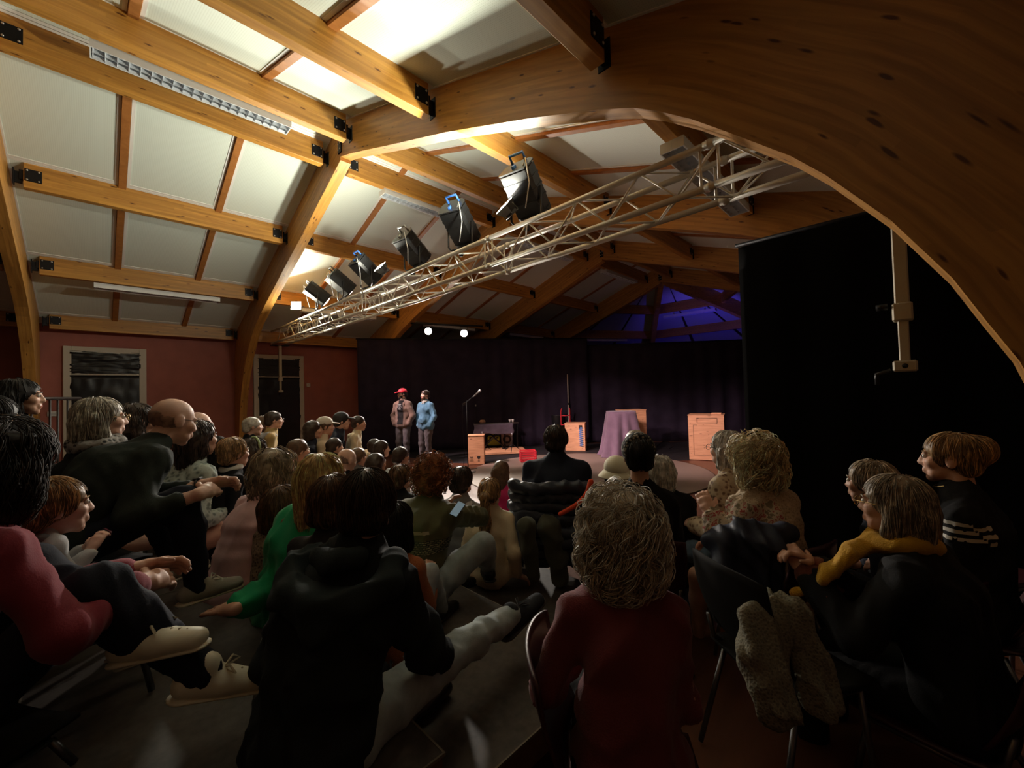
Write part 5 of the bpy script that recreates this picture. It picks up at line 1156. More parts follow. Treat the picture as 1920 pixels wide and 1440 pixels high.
person((372, 822), 2.75, 'long dark-haired woman in pale striped top behind the bald man', STRIPE, None, None, 'long', HB, face=ST, turn=.1, pose='floor', nolegs=True, nohands=True)
person((38, 745), 2.75, 'dark-haired person in black in shadow at the far left by the railing', BLK, None, None, 'bob', HBK, face=ST, turn=-.2, pose='chair', nolegs=True, nohands=True, sk=SKD)
person((-22, 792), 1.9, 'person cut off by the left edge with only a pale cheek showing', BLK, None, None, 'short', HBK, face=ST, pose='chair', nolegs=True, nohands=True, sk=SKP)
# ---- middle left, on the tiers
person((408, 852), 2.95, 'woman with long black hair in black, left of the fair-haired child', BLK, BLK, None, 'long', HBK, face=ST, pose='floor', nolegs=True, nohands=True)
p_fai = person((438, 850), 2.95, 'child with tousled fair hair and white collar over black jacket', BLK, BLK, None, 'short', HLB, face=ST, pose='floor', s=.8, nolegs=True, nohands=True, collar='wide')
person((478, 848), 3.3, 'girl with dark hair and pale green headband', BLK, BLK, None, 'long', HB, face=ST, pose='floor', s=.95, nolegs=True, nohands=True, hat=('band', mat('headband_green', (.35, .45, .2), .7)), hairlen=.2)
p_pin = person((521, 884), 2.55, 'woman in pale pink sweatshirt with wavy grey-brown hair, leaning forward', PINK, JEAND, SHOEB, 'wavylong', HGB, face=ST, turn=-.15, pose='floor', lean=.30, side=-.03, fat=1.25, bulk=.02, hands={1: (.22, .42, .1), -1: (-.1, .45, .1)}, hairlen=.12)
person((530, 948), 2.28, 'brown-haired child in mottled fleece between pink and green tops', FLEECE, OLIVE, SHOEB, 'long', HBR, face=ST, pose='floor', s=.72, lean=.1, hairlen=.1)
p_grn = person((608, 898), 2.0, 'blonde woman in bright green dress propped on one hand', GREEN, GREEN, None, 'long', HBL, face=ST, turn=-.25, pose='floor', lean=-.02, side=.30, hands={-1: ('p', 436, 1142, 1.74), 1: (.25, .3, .2)}, elbows={-1: (.2, -.5, -1)}, hdir=(((-.8, -.1, -.15), (0, 0, -1)), None), hcurl=.06, bulk=.022, fat=1.15, hairlen=.2, topname='dress', fold=.009)
person((628, 944), 1.62, 'brown-haired child leaning against the man in the black hoodie', cloth('child_dark', (.03, .03, .03)), None, None, 'short', HBR, face=ST, pose='floor', s=.75, nolegs=True, nohands=True)
p_hoo = person((690, 946), 1.42, 'man in black hoodie and light jeans sitting with one leg stretched out', HOODG, JEANL, SNEAKD, 'short', HB, face=ST, turn=.02, pose='floor', lean=.14, side=.12, curve=.30, fat=1.10, chestw=1.02, bulk=.020, hood=HOODG2, hands={1: (.26, .40, .10), -1: (-.2, .3, .12)}, feet={1: ('p', 985, 1135, 1.98), -1: (.02, .34, .04)}, knees={1: (.2, .4, 1)}, elbows={1: (.5, -.8, -.3)}, extra={'toe': {1: ('p', 1030, 1085, 2.06)}}, hyaw=.30, fold=.009)
p_ora = person((742, 985), 2.0, 'child in orange furry jacket hidden behind the hoodie man, jeans knee raised', cloth('orange_fur', (.45, .14, .045), bump=.5), JEANL, SHOEB, 'bob', HBK, face=ST, pose='kneesup', s=.78)
p_cur = person((812, 894), 2.68, 'woman with curly red-brown hair in olive jacket looking at a phone', OLIVE, JEANL, SHOEB, 'curly', HRED, face=ST, turn=-.05, pose='floor', lean=.28, curve=.3, hpitch=-.35, fat=1.12, bulk=.020, hands={1: ('p', 846, 968, 2.55), -1: ('p', 832, 962, 2.62)}, knees={1: (1, .5, 1.0)}, feet={1: (.28, .50, .06)}, fold=.009, topname='jacket')
person((866, 902), 3.25, 'dark-haired person in grey hooded jacket right of the curly-haired woman', GREY, BLK, SHOEB, 'short', HB, face=ST, pose='floor', s=.95, hood=GREYL)
person((752, 896), 3.35, 'small dark-haired child left of the curly-haired woman', BLK, BLK, None, 'short', HBR, face=ST, pose='floor', s=.7, nohands=True, nolegs=True)
p_cre = person((919, 924), 3.0, 'girl with long fair ponytail in cream jumper on a black cushion', CREAMC, JEAND, SHOEB, 'ponytail', HLB, face=ST, pose='floor', s=.80, lean=-.04, hands={1: (.24, .02, .06), -1: (-.2, .2, .08)}, elbows={1: (.4, -1, 0)}, hdir=(None, ((.6, .3, -.3), (0, 0, -1))), bulk=.018, hairlen=.34, fold=.008)
person((941, 884), 4.1, 'girl with long brown hair in magenta top at the edge of the stage', MAGENTA, JEAND, SHOEB, 'long', HBR, face=(1.2, 5.0), pose='floor', s=.72, hairlen=.2)
# ---- right side, on chairs
p_nav = person((1043, 826), 3.3, 'broad man in navy jumper seen from behind with a puffer jacket on his chair', NAVY, OLIVE, SNEAK, 'short', HB, face=(.8, 5.2), pose='chair', lean=.0, fat=1.22, chestw=1.2, bulk=.022, sk=SKD)
p_hds = person((1197, 856), 2.5, 'woman with patterned headscarf over a dark bun and bare neck, black top', BLK, BLK, None, 'bun', HBK, face=(.8, 5.0), pose='chair', lean=.0, nolegs=True, nohands=True, sk=SKD, hat=('scarfwrap', HSCARF), fat=1.05, necklen=.035)
p_gcu = person((1163, 1004), 1.27, 'woman with grey curly hair in maroon cardigan, nearest on the right', MAROON2, BLK, SHOEB, 'shaggy', HGC, face=(.3, 4.5), turn=-.05, pose='chair', s=.92, lean=.04, fat=.98, chestw=.88, bulk=.014, hands={-1: ('p', 1092, 1204, 1.42), 1: (.12, .30, .16)}, hdir=(((-.5, .9, -.1), (0, 0, -1)), None), elbows={-1: (-.5, -.8, -.2)}, fold=.008)
person((1156, 888), 3.35, 'person in cream bucket hat and black coat in the front row', BLK, BLK, None, 'bob', HB, face=ST, pose='floor', s=1.0, nolegs=True, nohands=True, hat=('bucket', mat('hat_cream', (.62, .58, .42), .8)))
person((1191, 832), 3.6, 'fair-haired person whose crown shows above the headscarf', GREYL, BLK, None, 'short', HGW, face=ST, pose='chair', nolegs=True, nohands=True)
person((1238, 884), 3.1, 'pale blonde person partly hidden right of the headscarf', BLK, BLK, None, 'bob', HGW, face=ST, pose='floor', nolegs=True, nohands=True)
p_bcu = person((1412, 866), 2.35, 'woman with fluffy blonde curls in cream floral jumper', FLORAL, JEANB, None, 'shaggy', HBC, face=MEN, turn=.0, pose='chair', lean=.08, bulk=.024, fat=1.1, collar='turtle', nolegs=True, hands={-1: ('p', 1330, 960, 2.3), 1: (.0, .35, .22)}, fold=.009)
p_gf = person((1362, 842), 2.75, 'white-haired woman with glasses in spotted tan top, in front of the blonde curls', SPOTTED, JEANB, SHOEB, 'bob', HGW, face=MEN, pose='chair', lean=.12, glasses=GLD, sk=SKP, bulk=.02)
p_yel = person((1676, 948), 1.66, 'woman with grey-brown bob and glasses wearing a mustard yellow scarf', BLK, BLK, SHOEB, 'bob', HGB, face=(-3.2, 1.8), pose='chair', lean=.15, glasses=GLS, sk=SK, fat=1.12, bulk=.02, hands={-1: ('p', 1512, 1072, 1.72), 1: ('p', 1528, 1060, 1.74)}, hcurl=.55)
p_cap = person((1632, 906), 2.25, 'person with swept grey hair behind the yellow scarf, dark blue jacket', NAVY, BLK, SHOEB, 'short', HGB, face=MEN, pose='chair', lean=.25, sk=SKD)
p_rig = person((1782, 860), 2.0, 'woman in profile at far right, black jacket with three white shoulder stripes', BLK, BLK, SHOEB, 'bun', HLB, face=(-3.4, 1.6), pose='chair', lean=.02, sk=SK, hands={-1: (-.1, .3, .2), 1: (.1, .3, .2)})
# ---- far left rows by the wall
person((474, 800), 5.2, 'grey-haired person in dark coat, leftmost by the second door', BLK, BLK, SHOEB, 'short', HG, face=ST, pose='chair')
person((496, 796), 5.7, 'brown-haired person between the grey-haired coat and the man with scarf', BROWNJ, BLK, SHOEB, 'bob', HBR, face=ST, pose='chair')
person((514, 788), 5.6, 'man with glasses and pale scarf in front of the second door', TAN, BEIGE, SHOEB, 'short', HB, face=ST, pose='chair', glasses=GLD, hood=GREYL)
person((588, 806), 5.3, 'woman with long dark hair and navy top beside the second door', NAVY, JEANB, SHOEB, 'long', HB, face=ST, turn=-.2, pose='chair', hairlen=.2)
person((610, 800), 5.5, 'person in white cap and cream jumper left of the stage', BEIGE, JEANB, SNEAKW, 'short', HBR, face=ST, turn=-.2, pose='chair', hat=('cap', mat('cap_white', (.65, .60, .52), .7)))
person((641, 790), 5.9, 'man in black cap and dark navy jacket near the curtain', NAVY, BLK, SHOEB, 'short', HBK, face=ST, turn=-.2, pose='chair', hat=('cap', mat('cap_black', (.015, .014, .016), .7)))
person((673, 794), 6.1, 'girl in cream hoodie in profile, last of the row by the curtain', CREAMC, BLK, SHOEB, 'short', HB, face=(2.5, 4.0), pose='chair', s=.85, hood=CREAMC)
person((650, 864), 4.1, 'man with bald crown seen from above in the middle rows', BLK, BLK, None, 'balding', HST, face=ST, hpitch=-.4, pose='floor', nolegs=True, nohands=True, sk=SKP)
person((704, 838), 5.6, 'dark-haired child nearest the brown-jacket performer', cloth('child_green', (.05, .08, .05)), BLK, None, 'short', HB, face=(2, 4.5), pose='floor', s=.72, nolegs=True, nohands=True)
person((716, 842), 5.2, 'child with dark hair and pale collar in front of the performers', WHITEC, BLK, None, 'bob', HB, face=(2, 4.5), pose='floor', s=.7, nolegs=True, nohands=True)
person((706, 870), 4.2, 'long brown-haired girl seen from behind in the middle rows', NAVY, BLK, None, 'long', HB, face=ST, pose='floor', s=.8, nolegs=True, nohands=True)
person((752, 856), 4.7, 'child in pale grey hoodie sitting below the performers', GREYL, BLK, SHOEB, 'short', HB, face=ST, pose='floor', s=.8, hood=GREYL)
person((590, 872), 3.9, 'person in beige hooded coat left of the blonde woman', BEIGE, BLK, None, 'short', HBR, face=ST, pose='floor', s=.8, nolegs=True, nohands=True, hood=BEIGE)
person((672, 858), 4.6, 'child with brown hair right of the bald crown', GREY, BLK, None, 'short', HBR, face=ST, pose='floor', s=.75, nolegs=True, nohands=True)
person((560, 845), 4.3, 'person in tan padded jacket below the woman with long dark hair', TAN, BLK, None, 'short', HBR, face=ST, pose='floor', nolegs=True, nohands=True)
person((628, 838), 5.0, 'child with dark hair in front of the white cap', BLK, BLK, None, 'short', HB, face=ST, pose='floor', s=.75, nolegs=True, nohands=True)
# ---- performers on stage
TEE = cloth('tee_black', (.012, .012, .013)); GJEAN = cloth('grey_jeans', (.10, .09, .095), noise=.3)
p_m1 = person((754, 739), 9.6, 'performer in red cap and brown jacket with a dark beard, hands in pockets', BROWNJ, GJEAN, [cloth('sneaker_pale', (.4, .38, .36)), mat('sole_cream', (.62, .58, .46), .5)], 'short', HBK, face=(.6, -4.0), turn=.0, hyaw=-.55, fat=1.08, nohands=True, pose='stand', s=1.0, lean=.0, curve=.05, beard=HBK, hat=('cap', mat('cap_red', (.62, .02, .04), .6)), hands={-1: (-.17, .09, .88), 1: (.17, .09, .88)}, elbows={-1: (-1, -.4, 0), 1: (1, -.4, 0)}, feet={-1: (-.12, .05, .07), 1: (.12, .0, .07)}, det=.014, topname='jacket', bulk=.018)
p_m2 = person((797, 741), 9.5, 'performer in blue jumper and grey trousers with hand in pocket', BLUES, GJEAN, SHOEB, 'short', HB, face=(-.6, -5.0), turn=.0, hyaw=-.25, nohands=True, pose='stand', s=1.0, lean=-.02, curve=.04, beard=HBR, hands={-1: (-.17, .08, .88), 1: (.17, .09, .88)}, elbows={-1: (-1, -.4, 0), 1: (1, -.5, 0)}, sk=SKP, det=.014, belly=-.12, fat=1.2)
# ------------------------------------------------------------------ garment details
def ring(c, r, n=20, tilt=None, a0=0, a1=2*math.pi): return [np.asarray(c)+(np.array([r[0]*math.cos(a), r[1]*math.sin(a), r[2]*math.sin(a*2)]) if tilt is None else tilt@np.array([r[0]*math.cos(a), r[1]*math.sin(a), 0])) for a in np.linspace(a0, a1, n)]
def chain(pts, r0, r1=None, side=None, k=1.0):
    n = len(pts)-1; r1 = r0 if r1 is None else r1; return [cap(pts[i], pts[i+1], r0+(r1-r0)*i/n, r0+(r1-r0)*(i+1)/n, side, k) for i in range(n)]
# black-white scarf of the grey-haired woman
I = p_gre; N = I['N']; vol_part(I, 'scarf', chain(ring(N+np.array([0, .015, .015]), (.088, .085, .01)), .038)+chain([N+np.array([.05, .07, 0]), N+np.array([.06, .14, -.10]), N+np.array([.05, .16, -.22])], .04, .03), BWSCARF, .010, .02, .010, 30)
vol_part(I, 'strap', chain([N+np.array([-.10, -.05, .0]), N+np.array([-.13, -.10, -.12]), N+np.array([-.14, -.11, -.32])], .014), cloth('strap_mauve', (.30, .22, .24)), .009)
I = p_fai; vol_part(I, 'collar', chain(ring(I['N']+np.array([0, .005, .02]), (.062, .060, .008), 16), .016), WHITEC, .009)
# hoodie: big folded hood
I = p_hoo; b = I['N']+np.array([0, -.05, .012])
HK = 1.2
hoodp = chain([b+HK*np.array(v) for v in ((-.125, .02, -.01), (-.145, -.05, -.035), (-.10, -.115, -.06), (0, -.135, -.07), (.10, -.115, -.06), (.145, -.05, -.035), (.125, .02, -.01))], .042)+chain([b+np.array(v) for v in ((-.09, -.105, -.10), (0, -.15, -.14), (.09, -.105, -.10))], .055)+[cap(b+np.array([0, -.12, -.10]), b+np.array([0, -.135, -.20]), .06, .025, (1, 0, 0), 2.0)]+chain([b+np.array(v) for v in ((-.07, -.06, .02), (0, -.085, .015), (.07, -.06, .02))], .035)
for ch in list(I['root'].children):
    if ch.name.startswith('hood'): bpy.data.objects.remove(ch)
vol_part(I, 'hood', hoodp, HOODG2, .009, .025, .011, 26, 5)
# rolled jeans hem of the stretched leg
# green dress: brown strap
I = p_grn; s_ = I['sh']; vol_part(I, 'bag_strap', chain([s_[-1]+np.array([.05, .03, .075]), s_[-1]+np.array([.06, -.07, .03]), s_[-1]+np.array([.045, -.125, -.12]), s_[-1]+np.array([.02, -.135, -.32])], .011, side=(1, 0, 0), k=1.5), mat('strap_leather', (.20, .09, .03), .5), .007)
# maroon jumper: gold bracelet; bald man: black watch
for I, sg, m, nm in ((p_mar, -1, GLS, 'bracelet'), (p_bal, -1, mat('watch_black', (.012, .012, .012), .4), 'watch')):
    e_, t_ = I['arm'][sg]; d = nrm(t_-e_); R_ = frame(d); c = t_-d*.035; mb = MB()
    mb.tube([c+R_@np.array([.034*math.cos(a), .034*math.sin(a), 0]) for a in np.linspace(0, 2*math.pi, 18)[:-1]], .006 if nm == 'watch' else .004, 6, closed=True)
    if nm == 'watch': mb.box(c+R_@np.array([0, .036, 0]), (.032, .012, .034), R_, ch=.003)
    mb.build(nm, m, I['root'])
# olive jacket: pale checked band, piping
CHECK = new_mat('cloth_check')[0]
def check_nodes(m):
    nt = m.node_tree; b = nt.nodes['Principled BSDF']; N = nt.nodes.new; L = nt.links.new; tc = N('ShaderNodeTexCoord'); br = N('ShaderNodeTexBrick'); br.inputs['Scale'].default_value = 26; br.inputs['Color1'].default_value = (.30, .28, .17, 1); br.inputs['Color2'].default_value = (.12, .12, .07, 1); br.inputs['Mortar'].default_value = (.03, .035, .02, 1); br.inputs['Mortar Size'].default_value = .06
    mp = N('ShaderNodeMapping'); mp.inputs['Rotation'].default_value = (math.pi/2, 0, 0); L(tc.outputs['Object'], mp.inputs[0]); L(mp.outputs[0], br.inputs['Vector']); L(br.outputs['Color'], b.inputs['Base Color']); b.inputs['Roughness'].default_value = .9
check_nodes(CHECK)
I = p_cur; Nz = I['N'][2]/I['s']
patch(I, lambda c: (c[:, 1] < I['C'][1]/I['s']+.01) & (c[:, 2] < Nz-.16) & (c[:, 2] > Nz-.235) & (np.abs(c[:, 0]) < .30), CHECK, 'checked_band', .004)
patch(I, lambda c: (c[:, 1] < I['C'][1]/I['s']) & (c[:, 2] < Nz-.115) & (c[:, 2] > Nz-.130) & (np.abs(c[:, 0]) < .11), cloth('stripe_pale', (.35, .30, .20)), 'print', .004)
# three stripes on the far-right woman's sleeve, necklace
I = p_rig; e_, _ = I['arm'][-1]; a_ = I['sh'][-1]; ax = nrm(e_-a_)
WST = mat('stripe_white', (.6, .58, .52), .7)
for i in range(3):
    t0 = .03+.030*i
    patch(I, lambda c, t0=t0: (((c*I['s']-a_)@ax) > t0) & (((c*I['s']-a_)@ax) < t0+.014) & (c[:, 0]*I['s'] < a_[0]+.03) & (np.linalg.norm(c*I['s']-a_, axis=1) < .18), WST, 'sleeve_stripe', .003)
mb = MB(); mb.tube([I['N']+np.array([.062*math.cos(a), .03+.062*math.sin(a), .035-.022*math.sin(a)]) for a in np.linspace(0, 2*math.pi, 24)[:-1]], .0025, 5, closed=True); mb.build('necklace', GLS, I['root'])
# mustard scarf, rust cuffs
MUST = cloth('mustard', (.55, .30, .02), bump=.5); I = p_yel; N = I['N']; q = loc(I, 1552, 1072, 1.66); q2 = loc(I, 1488, 1112, 1.72)
vol_part(I, 'scarf', chain(ring(N+np.array([0, .02, .02]), (.085, .085, .012)), .033)+chain([N+np.array([-.02, .10, .01]), N*.5+q*.5+np.array([0, .04, .035]), q], .034, .030, (1, 0, 0), 1.4)+chain([N+np.array([-.055, .09, .0]), N*.5+q*.5+np.array([-.05, .03, .02]), q+np.array([-.05, 0, -.02])], .026, .024)+chain([q, q*.5+q2*.5+np.array([0, 0, -.03]), q2], .026, .016), MUST, .008, .014, .007, 40)
RUST = cloth('rust_cuff', (.16, .045, .025), bump=.5)
for sg in (-1, 1):
    e_, t_ = I['arm'][sg]; vol_part(I, 'cuff', [cap(e_+(t_-e_)*.55, e_+(t_-e_)*.93, .056, .050)], RUST, .008, .01, .006, 40)
# blonde curls: floral shoulder yoke in red and green blotches
def blotch(name, cols, scale):
    m, nt, b = new_mat(name); N = nt.nodes.new; L = nt.links.new; tc = N('ShaderNodeTexCoord'); nz = N('ShaderNodeTexNoise'); nz.inputs['Scale'].default_value = scale; nz.inputs['Detail'].default_value = 3; rp = N('ShaderNodeValToRGB'); rp.color_ramp.interpolation = 'CONSTANT'
    L(tc.outputs['Object'], nz.inputs['Vector']); L(nz.outputs['Fac'], rp.inputs['Fac']); el = rp.color_ramp.elements; el[0].color = (*cols[0], 1); el[1].position = .42; el[1].color = (*cols[1], 1)
    for p_, c in ((.55, cols[2]), (.62, cols[3])): e_ = el.new(p_); e_.color = (*c, 1)
    L(rp.outputs[0], b.inputs['Base Color']); b.inputs['Roughness'].default_value = .9; return m
BLOT = blotch('cloth_floral', ((.20, .16, .10), (.52, .42, .31), (.36, .07, .06), (.45, .38, .28)), 30)
I = p_bcu; Nz = I['N'][2]
patch(I, lambda c: (c[:, 0] < -.05) & (c[:, 2] > Nz-.30) & (c[:, 2] < Nz-.03), BLOT, 'floral_sleeve', .003)
# performers: open jacket with printed T-shirt; white collar
I = p_m1; C = I['C']; P = I['P']
tee = patch(I, lambda c: (np.abs(c[:, 0]) < .072) & (c[:, 1] > C[1]+.02) & (c[:, 2] > P[2]-.02) & (c[:, 2] < I['N'][2]+.01), TEE, 'tee_shirt', .005)
mb = MB(); c = C+np.array([0, .146, .03]); mb.tube([c+np.array([.045*math.cos(a), 0, .035*math.sin(a)]) for a in np.linspace(0, 2*math.pi, 16)[:-1]], .004, 5, closed=True)
for i in range(3): mb.box(c+np.array([0, .0, .02-.02*i]), (.05-.012*i, .004, .006))
mb.box(c+np.array([0, 0, .055]), (.085, .004, .012)); mb.box(c+np.array([0, 0, -.055]), (.06, .004, .008)); mb.build('chest_print', GREYL, tee)
for sg in (-1, 1): vol_part(I, 'lapel', chain([I['N']+np.array([sg*.05, .03, .02]), I['N']+np.array([sg*.075, .085, -.08]), C+np.array([sg*.085, .11, -.02])], .022, .014), BROWNJ, .010)
I = p_m2; vol_part(I, 'shirt_collar', chain(ring(I['N']+np.array([0, .012, .02]), (.062, .062, .008), 14), .016)+chain([I['N']+np.array([-.02, .07, .0]), I['N']+np.array([-.035, .085, -.035])], .013)+chain([I['N']+np.array([.02, .07, .0]), I['N']+np.array([.035, .085, -.035])], .013), WHITEC, .010)
# ------------------------------------------------------------------ things held
PHB = mat('phone_black', (.012, .012, .013), .3); PHS = mat('phone_screen_lit', (.2, .3, .4), .2, emit=(.35, .5, .62), estr=.16); PHR = mat('phone_red', (.12, .02, .04), .3)
def phone(px, py, D, nrmv, label, m, scr, s=1.0):
    p = at(px, py, D); e = empty('smartphone', p); e.rotation_mode = 'QUATERNION'; e.rotation_quaternion = Matrix(frame(nrmv, (-.3, .9, .2)).tolist()).to_quaternion(); tag(e, label, 'phone')
    MB().box((0, 0, 0), (.072*s, .145*s, .009), ch=.004).build('case', m, e); MB().box((0, 0, .005), (.066*s, .134*s, .001)).build('screen', scr, e)
phone(858, 955, 2.45, -CF+np.array([0, 0, 1.2]), 'smartphone with bluish screen held by the curly-haired woman', PHB, PHS, .72)
phone(176, 1018, 1.60, (.3, -.5, .6), 'dark red phone in the small child\'s hands', PHR, PHB, .8)
# ------------------------------------------------------------------ chairs
CHM = mat('chair_maroon_shell', (.045, .010, .012), .4); CHS = mat('chair_steel', (.16, .16, .17), .35, .9); CHD = mat('chair_dark_shell', (.010, .009, .009), .85, spec=.2)
def chair_parts(m):
    out = {}
    n, k = 13, 15; P = np.zeros((n, k, 3))
    for i in range(n):
        for j in range(k):
            u_ = i/(n-1)*2-1; v_ = j/(k-1)*2-1; P[i, j] = (v_*.205*(1-.06*abs(u_)**4), .02+u_*.20, .014*(u_*u_+v_*v_)-.03*max(0, u_-.6)**1.2)
    o = MB().grid(P, (0, 0, -.012)).build('seat', m); out['seat'] = o.data; bpy.data.objects.remove(o)
    for i in range(n):
        for j in range(k):
            t = i/(n-1); v_ = j/(k-1)*2-1; hw = .20*(1-.18*max(0, t-.6)**1.5); P[i, j] = (v_*hw, -.185-.10*t+.045*v_*v_-.02*math.sin(t*3), .10+.33*t-.02*abs(v_)**3)
    o = MB().grid(P, (0, -.012, 0)).build('backrest', m); out['backrest'] = o.data; bpy.data.objects.remove(o)
    return out
CHP = {'m': chair_parts(CHM), 'd': chair_parts(CHD)}
def chair(x, y, z, yaw, floor, label, kind='m'):
    e = empty('chair', (x, y, z), yaw); tag(e, label, 'chair', 'stacking chairs of the audience')
    for nme, d in CHP[kind].items(): link(nme, d, e)
    h = z-floor
    for sx in (-1, 1):
        MB().tube([(sx*.175, .16, -.02), (sx*.20, .20, -h+.012)], .011, 8).build('leg', CHS, e); MB().tube([(sx*.175, -.12, -.02), (sx*.205, -.24, -h+.012)], .011, 8).build('leg', CHS, e)
        MB().tube([(sx*.165, -.10, -.02), (sx*.165, -.185, .04), (sx*.165, -.205, .14)], .011, 8).build('back_support', CHS, e)
        MB().tube([(sx*.175, .16, -.02), (sx*.175, -.12, -.02)], .011, 8).build('seat_rail', CHS, e)
    return e
def chair_for(I, label, floor=0.0, kind='m', back=.0, lift=0.0, spin=0.0):
    p = I['rp']; off = I['R']@np.array([0, .06+back, 0]); return chair(p[0]+off[0], p[1]+off[1], p[2]-.035+lift, I['yaw']+spin, floor, label, kind)
chair_for(p_gcu, 'maroon shell chair turned sideways under the woman with grey curls', spin=-math.pi/2); chair_for(p_yel, 'maroon shell chair under the woman with the mustard scarf'); chair_for(p_rig, 'chair with steel legs under the far-right woman with striped shoulders'); chair_for(p_bcu, 'chair under the woman with fluffy blonde curls'); chair_for(p_hds, 'chair under the woman with the headscarf'); chair_for(p_nav, 'chair under the broad man in navy jumper'); chair_for(p_cap, 'chair under the person with swept grey hair'); chair_for(p_gf, 'chair under the white-haired woman with glasses')
chair_for(p_mar, 'dark chair under the woman in maroon jumper', T2, 'd'); chair_for(p_bal, 'dark chair under the bald man with glasses', T2, 'd'); chair_for(p_chi, 'dark chair under the small child in grey', T2, 'd'); 
for x, y, l in ((5.95, 1.25, 'empty chair in the dark by the wing curtain'),): chair(x, y, .44, -.5, 0, l)
# ------------------------------------------------------------------ coats, cushion
def world_vol(name, prims, m, label, cat, h=.012, k=.03, fold=.01, fr=24, seed=2, subs=()):
    V, Q = volume(prims, h, k, subs); V = folds(V, Q, fold, fr, seed); c = V.mean(0); o = link(name, mesh_np(name, V-c, Q, m), None, c); return tag(o, label, cat)
def arr(*a): return [np.array(p, float) for p in a]
# puffer jacket over the navy man's chair back: horizontal quilted rolls
I = p_nav; R_ = I['R']; o0 = I['rp']+R_@np.array([0, -.20, .06])
PUFF = cloth('puffer_navy', (.035, .042, .06), rough_=.4); PORA = cloth('puffer_lining', (.75, .08, .03))
root = tag(empty('puffer_jacket', o0, I['yaw']), 'dark quilted puffer jacket with orange lining over the navy man\'s chair', 'jacket')
for i in range(8):
    z = .40-.075*i; w_ = .29-.006*abs(i-2)**1.6; pts = [np.array([w_*math.sin(a)*1.08, -.085*math.cos(a)-.0+.03*math.sin(i), z+.012*math.sin(3*a+i)]) for a in np.linspace(-1.45, 1.45, 9)]
    V, Q = volume(chain(pts, .046), .012, .02); V = folds(V, Q, .007, 34, i); link('quilted_roll', mesh_np('quilted_roll', V, Q, PUFF), root)
V, Q = volume(chain([np.array(p) for p in ((.25, .0, .34), (.29, -.045, .22), (.24, -.10, .06), (.15, -.13, -.03))], .020, .016, (0, 0, 1), 1.6), .009, .01)
V, Q = volume(chain([I['R'].T@(at(*q_)-o0) for q_ in ((1108, 903, 2.84), (1100, 928, 2.82), (1080, 948, 2.80), (1050, 964, 2.80))], .020, .016), .009, .01); link('orange_lining', mesh_np('orange_lining', V, Q, PORA), root)
V, Q = volume(chain([np.array(p) for p in ((-.25, .02, .26), (-.285, -.02, .16), (-.27, -.04, .08))], .014), .009, .01); link('orange_lining', mesh_np('orange_lining', V, Q, PORA), root)
MB().box((-.02, -.128, .12), (.05, .006, .022), ch=.003).build('fabric_tab', GREYL, root)
# long olive coat hanging below it
CO = cloth('olive_coat', (.075, .078, .055))
world_vol('hanging_coat', chain([at(985, 985, 2.85), at(992, 1030, 2.85), at(1002, 1080, 2.85)], .07, .045)+chain([at(1030, 990, 2.9), at(1045, 1040, 2.9), at(1050, 1085, 2.9)], .09, .06), CO, 'olive coat hanging beside the navy man\'s chair', 'coat', fold=.014)
# navy jacket on the blonde woman's chair
I = p_bcu; b = at(1400, 1010, 1.98)
world_vol('draped_jacket', chain([at(1335, 1015, 2.0), at(1400, 995, 1.95), at(1475, 1000, 1.95)], .05, .06)+chain([at(1360, 1030, 1.95), at(1365, 1100, 1.9), at(1385, 1180, 1.88)], .085, .06)+chain([at(1430, 1030, 1.9), at(1440, 1110, 1.88), at(1450, 1180, 1.86)], .10, .06), cloth('jacket_navy_shine', (.022, .026, .045), rough_=.55), 'navy jacket draped over the chair behind the blonde curls', 'jacket', fold=.016)
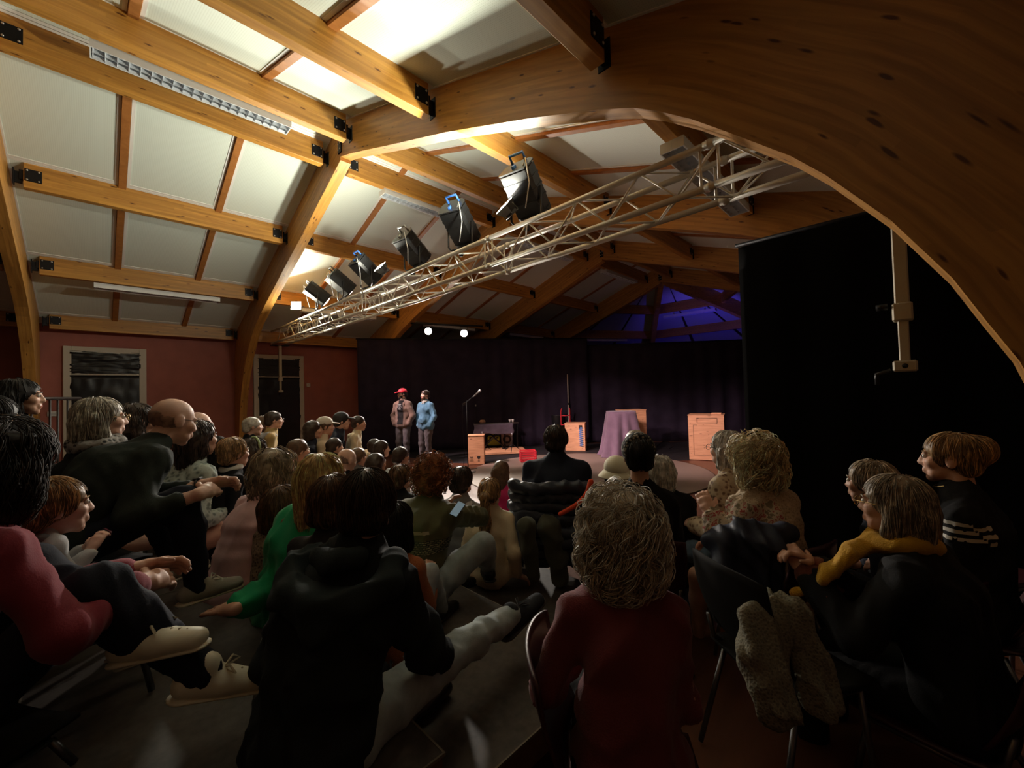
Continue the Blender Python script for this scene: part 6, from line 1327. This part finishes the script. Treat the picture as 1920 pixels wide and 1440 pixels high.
# tweed coat over the chair beside the mustard scarf
tw = [at(1400, 1150, 1.50), at(1440, 1130, 1.50), at(1480, 1135, 1.48)]
world_vol('tweed_coat', chain(tw, .035, .04)+chain([at(1425, 1160, 1.46), at(1430, 1240, 1.40), at(1470, 1330, 1.32)], .065, .06, CR, 1.25)+chain([at(1490, 1150, 1.46), at(1520, 1240, 1.42), at(1540, 1320, 1.36)], .055, .05, CR, 1.2)+chain([at(1405, 1165, 1.44), at(1402, 1230, 1.38), at(1432, 1285, 1.34), at(1465, 1275, 1.33)], .032, .026), TWEED, 'grey-green tweed coat hung over a chair beside the mustard scarf', 'coat', h=.009, k=.025, fold=.020, fr=32)
pc = at(1450, 1180, 1.50); chair(pc[0]-.02, pc[1]+.20, .44, -math.pi*.18, 0, 'dark chair under the hung tweed coat', 'd')
# black cushion under the girl with the ponytail
pc = onz(905, 1065, T0); c = np.array([pc[0], pc[1], T0+.075])
P = np.zeros((17, 17, 3)); P2 = np.zeros((17, 17, 3))
cu = tag(empty('floor_cushion', c, .5), 'black square cushion behind the girl in the cream jumper', 'cushion')
for sgn, nm in ((1, 'cushion_top'), (-1, 'cushion_bottom')):
    for i in range(17):
        for j in range(17):
            u_, v_ = i/8-1, j/8-1; e_ = max(0, (1-abs(u_)**2.4)*(1-abs(v_)**2.4)); pin = 1-.10*(1-(u_*v_)**2)*max(abs(u_), abs(v_))**6
            P[i, j] = (u_*.21*pin, v_*.21*pin, sgn*.075*e_**.55+.006*math.sin(7*u_+5*v_)*e_)
    MB().grid(P[::-1] if sgn > 0 else P).build(nm, cloth('cushion_black', (.022, .022, .034)), cu)
cu.rotation_euler = (.5, .15, .5)
GRN = knit('mint_print', (.30, .50, .36), (.55, .60, .5), 30)
world_vol('folded_print_cloth', [cap(at(885, 1028, 2.75), at(905, 1032, 2.75), .03, .03, CR, 1.4)], GRN, 'mint green printed cloth tucked by the black cushion', 'cloth', h=.008, fold=.008)
# red-collared top and shoes lying around are part of the people; water bottle behind the hoodie man
e = tag(empty('dark_bottle', onz(838, 1300, T1)), 'dark bottle lying on the platform under the stretched leg', 'bottle')
ax = frame((.25, -.9, 0)); MB().lathe([(.002, 0), (.032, .002), (.034, .02), (.034, .15), (.014, .19), (.014, .215), (.002, .215)], (0, 0, .036), 18, ax).build('bottle_body', mat('bottle_dark', (.03, .022, .02), .25), e); MB().lathe([(.002, .21), (.017, .21), (.017, .235), (.002, .235)], (0, 0, .036), 14, ax).build('bottle_cap', CHS, e)
